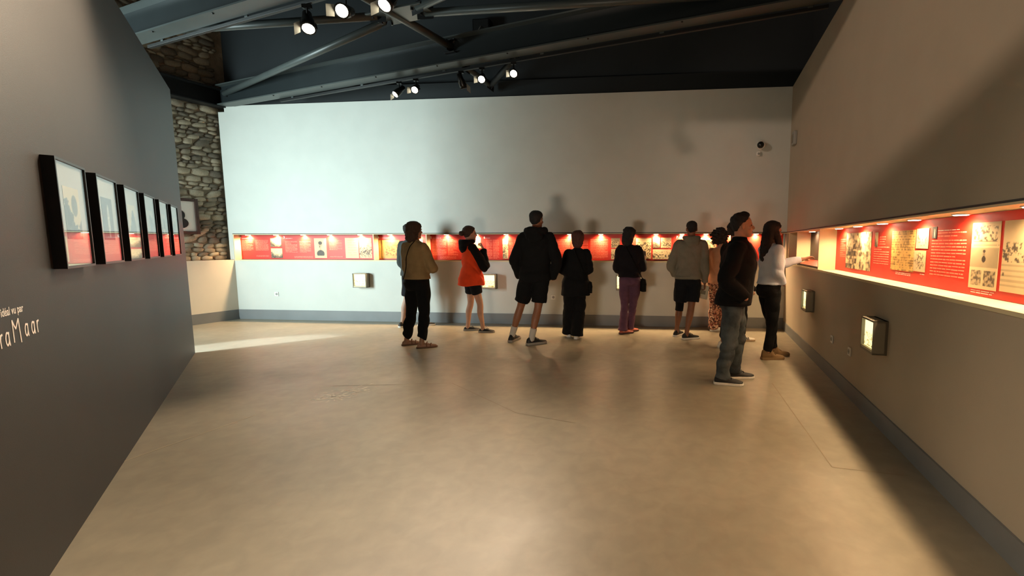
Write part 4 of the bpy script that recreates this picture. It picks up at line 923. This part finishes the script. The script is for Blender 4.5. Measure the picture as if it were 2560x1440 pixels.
# woman with curly hair, peach top
def floral():
    m = bpy.data.materials.new('floral_print_cloth'); m.use_nodes = True; nt = m.node_tree; b = nt.nodes['Principled BSDF']; b.inputs['Roughness'].default_value = .9
    tc = nt.nodes.new('ShaderNodeTexCoord'); v = nt.nodes.new('ShaderNodeTexVoronoi'); v.inputs['Scale'].default_value = 44; r = nt.nodes.new('ShaderNodeValToRGB'); r.color_ramp.interpolation = 'CONSTANT'
    sp = nt.nodes.new('ShaderNodeSeparateColor'); nt.links.new(tc.outputs['Object'], v.inputs['Vector']); nt.links.new(v.outputs['Color'], sp.inputs[0]); nt.links.new(sp.outputs[0], r.inputs[0]); nt.links.new(r.outputs[0], b.inputs['Base Color'])
    cs = [(0, '#a8765e'), (.3, '#4a2b22'), (.5, '#b0806a'), (.68, '#7a3a2c'), (.82, '#2d1b18'), (.92, '#d6b59a')]
    r.color_ramp.elements[0].color = srgb(cs[0][1]); r.color_ramp.elements[1].position = cs[1][0]; r.color_ramp.elements[1].color = srgb(cs[1][1])
    for p, c_ in cs[2:]: r.color_ramp.elements.new(p).color = srgb(c_)
    return m
person('woman with dark curly hair, peach top and floral trousers at the back wall', at(1800, 6.85, 0), R(-30), 1.62, 'f', [(F(1790, 826), -55), (F(1808, 821), -60)], '#a97c62',
       arms=[((-.22, -.02, .64), (-.12, .12, .53)), None], lean=(0, 0), head_yaw=-10, wide=1.0,
       top=dict(name='blouse', mat=fabric('peach_cloth', '#c68d6a', .06), hem=.50, ease=.026, flare=.02, sl=(.070, .072, .05), neck=.85),
       legs=dict(name='trousers', mat=floral(), r=(.10, .092, .092, .090), drop=.03), hair=dict(style='curly', color='#1c1412', th=.05, line=([0, 30, 60, 90, 130, 180], [40, 34, -20, -55, -60, -60]), fr=[.2, .3, .3], rough=.3, curl=1, wr=.010), shoes=dict(mat=WSHOE, sole=WSOLE, sc=.95), seed=16)
# two people mostly hidden behind the man in jeans
person('person in black with dark hair and white shoes mostly hidden behind the man in jeans', at(1838, 5.75, 0), R(-58), 1.70, 'f', [(F(1818, 868), -88), (F(1826, 893), -88)], '#9b735c',
       arms=[((-.2, .04, .64), (-.05, .18, .58)), ((.2, .05, .64), (.05, .18, .57))], head_yaw=10, wide=1.05,
       top=dict(name='jacket', mat=BLK, hem=.50, ease=.034, sl=(.07, .066, .05), neck=.865, nr=.07),
       legs=dict(name='trousers', mat=BLK, r=(.098, .075, .066, .060), drop=-.05), hair=dict(style='curly', color='#1d130f', th=.026, line=([0, 30, 60, 90, 130, 180], [40, 34, 0, -35, -45, -50]), fr=[.2, 0, 0], rough=.25, curl=1, wr=.006), shoes=dict(mat=WSHOE, sole=WSOLE, sc=.98), seed=18)
person('person in black with striped white trainers hidden behind the man in jeans', at(1846, 6.25, 0), R(-60), 1.60, 'f', [(F(1842, 846), -80), (F(1866, 853), -80)], '#9b735c',
       arms=[((-.2, .04, .64), (-.05, .18, .58)), ((.2, .05, .64), (.05, .18, .57))], wide=.95,
       top=dict(name='jacket', mat=NAVY, hem=.52, ease=.024, sl=(.064, .06, .045)), legs=dict(name='trousers', mat=BLK, r=(.092, .065, .056, .050), drop=-.03), hair=dict(SHORT, color='#1a120e'), shoes=dict(mat=WSHOE, sole=mat('gum_sole', '#a38a6c', .7), stripes=BSHOE), seed=20)
# man in jeans
JEANS = fabric('faded_grey_denim', '#2e3336', bump=.3, c2='#565c5e', vscale=5)
e10, D10 = person('man in dark zip jacket with red chest panel and faded jeans, facing right', at(1840, 4.30, 0), R(-114), 1.715, 'm', [(F(1850, 945), -88), (F(1820, 961), -104)], '#b07d5e',
       arms=[((-.24, -.04, .64), (-.17, .16, .54)), ((.25, -.06, .635), (.19, .13, .53))], lean=(.0, .075), head_yaw=18, wide=1.06,
       top=dict(name='jacket', mat=fabric('black_fleece', '#060607'), hem=.485, ease=.044, sl=(.082, .078, .058), neck=.868, nr=.074, cuff=1.0, ky=1.2, band=True),
       legs=dict(name='jeans', mat=JEANS, r=(.104, .082, .076, .070), drop=.015, wr=.010, freq=26), hair=dict(SHORT, color='#15100e', th=.020, fr=[1.4, 0, -.4]), shoes=dict(mat=BSHOE, sole=WSOLE, sc=1.04), seed=22)
def front10(zf, q, ex=.0):
    H, s_, L_ = D10['H'], D10['s'], D10['L']; k = (.845 - zf) / (.845 - .485); e_ = .044 * min(1, .45 + 1.4 * k) + ex; dx, dy = L_(zf * H)
    return (dx + (np.interp(zf, TZ, TM['rx']) * s_ * 1.06 + e_) * math.sin(q), dy + np.interp(zf, TZ, TM['cy']) * s_ + (np.interp(zf, TZ, TM['ry']) * s_ * 1.06 + e_ * 1.2) * math.copysign(abs(math.cos(q)) ** .87, math.cos(q)), zf * H)
a = G(); a.tube([front10(z, .03, .004) for z in np.linspace(.84, .50, 9)], [(.004, .004)] * 9, seg=6, sub=2); obj('zip', a, GREYPL, e10, smooth=True)
zz = np.linspace(.835, .745, 7); qq = np.linspace(-.06, -1.15, 9); a = G(); n_ = len(qq)
vs = [front10(z, q, .010) for z in zz for q in qq] + [front10(z, q, -.02) for z in zz for q in qq]
fs = [(i * n_ + j, i * n_ + j + 1, (i + 1) * n_ + j + 1, (i + 1) * n_ + j) for i in range(6) for j in range(n_ - 1)]; a.add(vs, fs); k_ = n_ * 7
a.f += [(j, k_ + j, k_ + j + 1, j + 1) for j in range(n_ - 1)] + [(6 * n_ + j, 6 * n_ + j + 1, k_ + 6 * n_ + j + 1, k_ + 6 * n_ + j) for j in range(n_ - 1)] + [(i * n_, (i + 1) * n_, k_ + (i + 1) * n_, k_ + i * n_) for i in range(6)] + [(i * n_ + n_ - 1, k_ + i * n_ + n_ - 1, k_ + (i + 1) * n_ + n_ - 1, (i + 1) * n_ + n_ - 1) for i in range(6)]
obj('chest_panel', a, fabric('red_jacket_cloth', '#a82a22'), e10, smooth=True)['label'] = 'red chest panel of the jacket'
# woman reaching to the board
e11, D11 = person('woman with long dark hair in white sweater and black trousers reaching into the niche', at(1928, 5.28, 0), R(-80), 1.685, 'f', [(F(1944, 889), -84), (F(1930, 898), -84)], '#a87a60',
       arms=[((-.16, .25, .70), (-.06, .50, .735)), ((.205, -.01, .645), (.150, .10, .56))], hands=(((.10, .9, .22), (.5, .2, -.7), 1, .35, 1), None), lean=(0, .02), head_yaw=-2, head_pitch=-4,
       top=dict(name='sweater', mat=fabric('white_sweater_cloth', '#d3d9e6', .04, .2), hem=.555, ease=.032, sl=(.070, .066, .045), neck=.855, nr=.066, minw=.145, cuff=.90),
       legs=dict(name='trousers', mat=BLK, r=(.098, .072, .062, .058), drop=-.03, waist=.60), hair=dict(style='long', color='#1c1110', th=.022, line=([0, 30, 60, 90, 130, 180], [46, 40, 4, -50, -70, -70]), fr=[.3, .1, .3], extra=[('tube', [(0, -.03, .62), (0, -.06, .3), (0, -.075, -.1), (0, -.085, -.65), (.0, -.095, -1.15)], [(.088, .085), (.096, .07), (.105, .055), (.10, .045), (.05, .025)]), ('tube', [(.07, .0, .45), (.085, .03, .1), (.09, .06, -.4), (.085, .075, -1.0)], [(.03, .04), (.034, .045), (.034, .04), (.012, .02)])]),
       shoes=dict(mat=mat('tan_suede_boot', '#6e5434', .85, .12, 18, .2, 60), sole=mat('brown_rubber_sole', '#7a6040', .7), hi=1.45, sc=1.08, th=.032), seed=24)

# ---- things the people hold or carry
def bag(e, D, side, z, y, w, d, h, lab, m, xo=.215):
    """A shoulder bag hanging at the hip, with its strap over the far shoulder."""
    M = e.matrix_world; x = side * (xo * D['s']); c0 = M @ Vector((x, y, z))
    b = empty('shoulder_bag', Matrix.Translation(c0) @ Matrix.Rotation(e.rotation_euler.z + side * .2, 4, 'Z'), lab, 'bag')
    a = G(); a.rings([supell(0, 0, zz, ww, dd, 20, 3) for zz, ww, dd in ((-h, d * .5, w * .5), (-h * .96, d, w), (-h * .4, d * 1.1, w * 1.05), (0, d * .8, w * .98), (.012, d * .3, w * .8))]); obj('bag_body', a, m, b, smooth=True)
    a = G(); a.rings([supell(0, 0, zz, ww, dd, 20, 3) for zz, ww, dd in ((-h * .45, d * 1.16, w * 1.08), (0, d * .9, w * 1.02), (.016, d * .35, w * .82))]); obj('flap', a, m, b, smooth=True)
    if True:
        H, L = D['H'], D['L']; pts = []
        for t in np.linspace(0, 1, 14):
            zz = (z + .01) * (1 - t) + .838 * H * t; zf = zz / H; dx, dy = L(zz); xx = x * (1 - t) - side * .065 * D['s'] * t + dx * t
            ry = (np.interp(zf, TZ, TF['ry']) + .052) * D['s']; rx = (np.interp(zf, TZ, TF['rx']) + .06) * D['s']; k = max(0.0, 1 - (xx / rx) ** 2) ** .5
            pts.append(tuple(b.matrix_world.inverted() @ (M @ Vector((xx, -.012 - ry * k * (1 if t < .93 else .6), zz + (.02 if t > .96 else 0))))))
        a = G(); a.tube(pts, [(.009, .003)] * len(pts), seg=8, ref=(0, 0, 1), sub=2); obj('strap', a, m, b, smooth=True)
    return b
bag(e2, D2, -1, .545 * 1.72, .15, .09, .035, .13, 'small black crossbody bag at the hip of the tan sweater woman', LEATHER, .10)
bag(e5, D5, 1, .53 * 1.605, .03, .11, .045, .17, 'black shoulder bag at the right hip of the woman in black coat', LEATHER)
bag(e6, D6, 1, .52 * 1.675, .06, .11, .045, .20, 'black bag at the right hip of the woman in purple trousers', LEATHER)
M7 = e7.matrix_world; w7 = M7 @ (D7['wr'][1] + Vector((.045, .03, -.10)))
lf = empty('leaflet', Matrix.Translation(w7) @ Matrix.Rotation(R(8), 4, 'Z') @ Matrix.Rotation(R(14), 4, 'Y') @ Matrix.Rotation(R(-12), 4, 'X'), 'cream paper leaflet in the hand of the man in grey hoodie', 'leaflet')
a = G(); a.box(-.125, .02, -.002, .0, -.16, .05); a.box(-.123, .022, .001, .003, -.155, .052); obj('paper_sheet', a, mat('cream_paper', '#cfc7b0', .8), lf)
a = G(); a.box(-.10, -.02, -.0026, -.002, -.09, -.03); obj('printed_picture', a, mat('faded_print', '#87806c', .8), lf)
M6 = e6.matrix_world; w6 = M6 @ (D6['wr'][1] + Vector((-.01, .075, .085)))
ph = empty('phone', Matrix.Translation(w6) @ Matrix.Rotation(e6.rotation_euler.z + .2, 4, 'Z') @ Matrix.Rotation(-.35, 4, 'X'), 'phone in the raised hand of the woman in purple trousers', 'phone')
a = G(); a.box(-.036, .036, -.0045, .0045, -.075, .075); obj('phone_body', a, mat('pale_phone_case', '#8f8078', .4), ph, bevel=.003)
a = G(); a.box(-.033, .033, .0045, .0052, -.07, .07); obj('screen', a, BLKPL, ph)
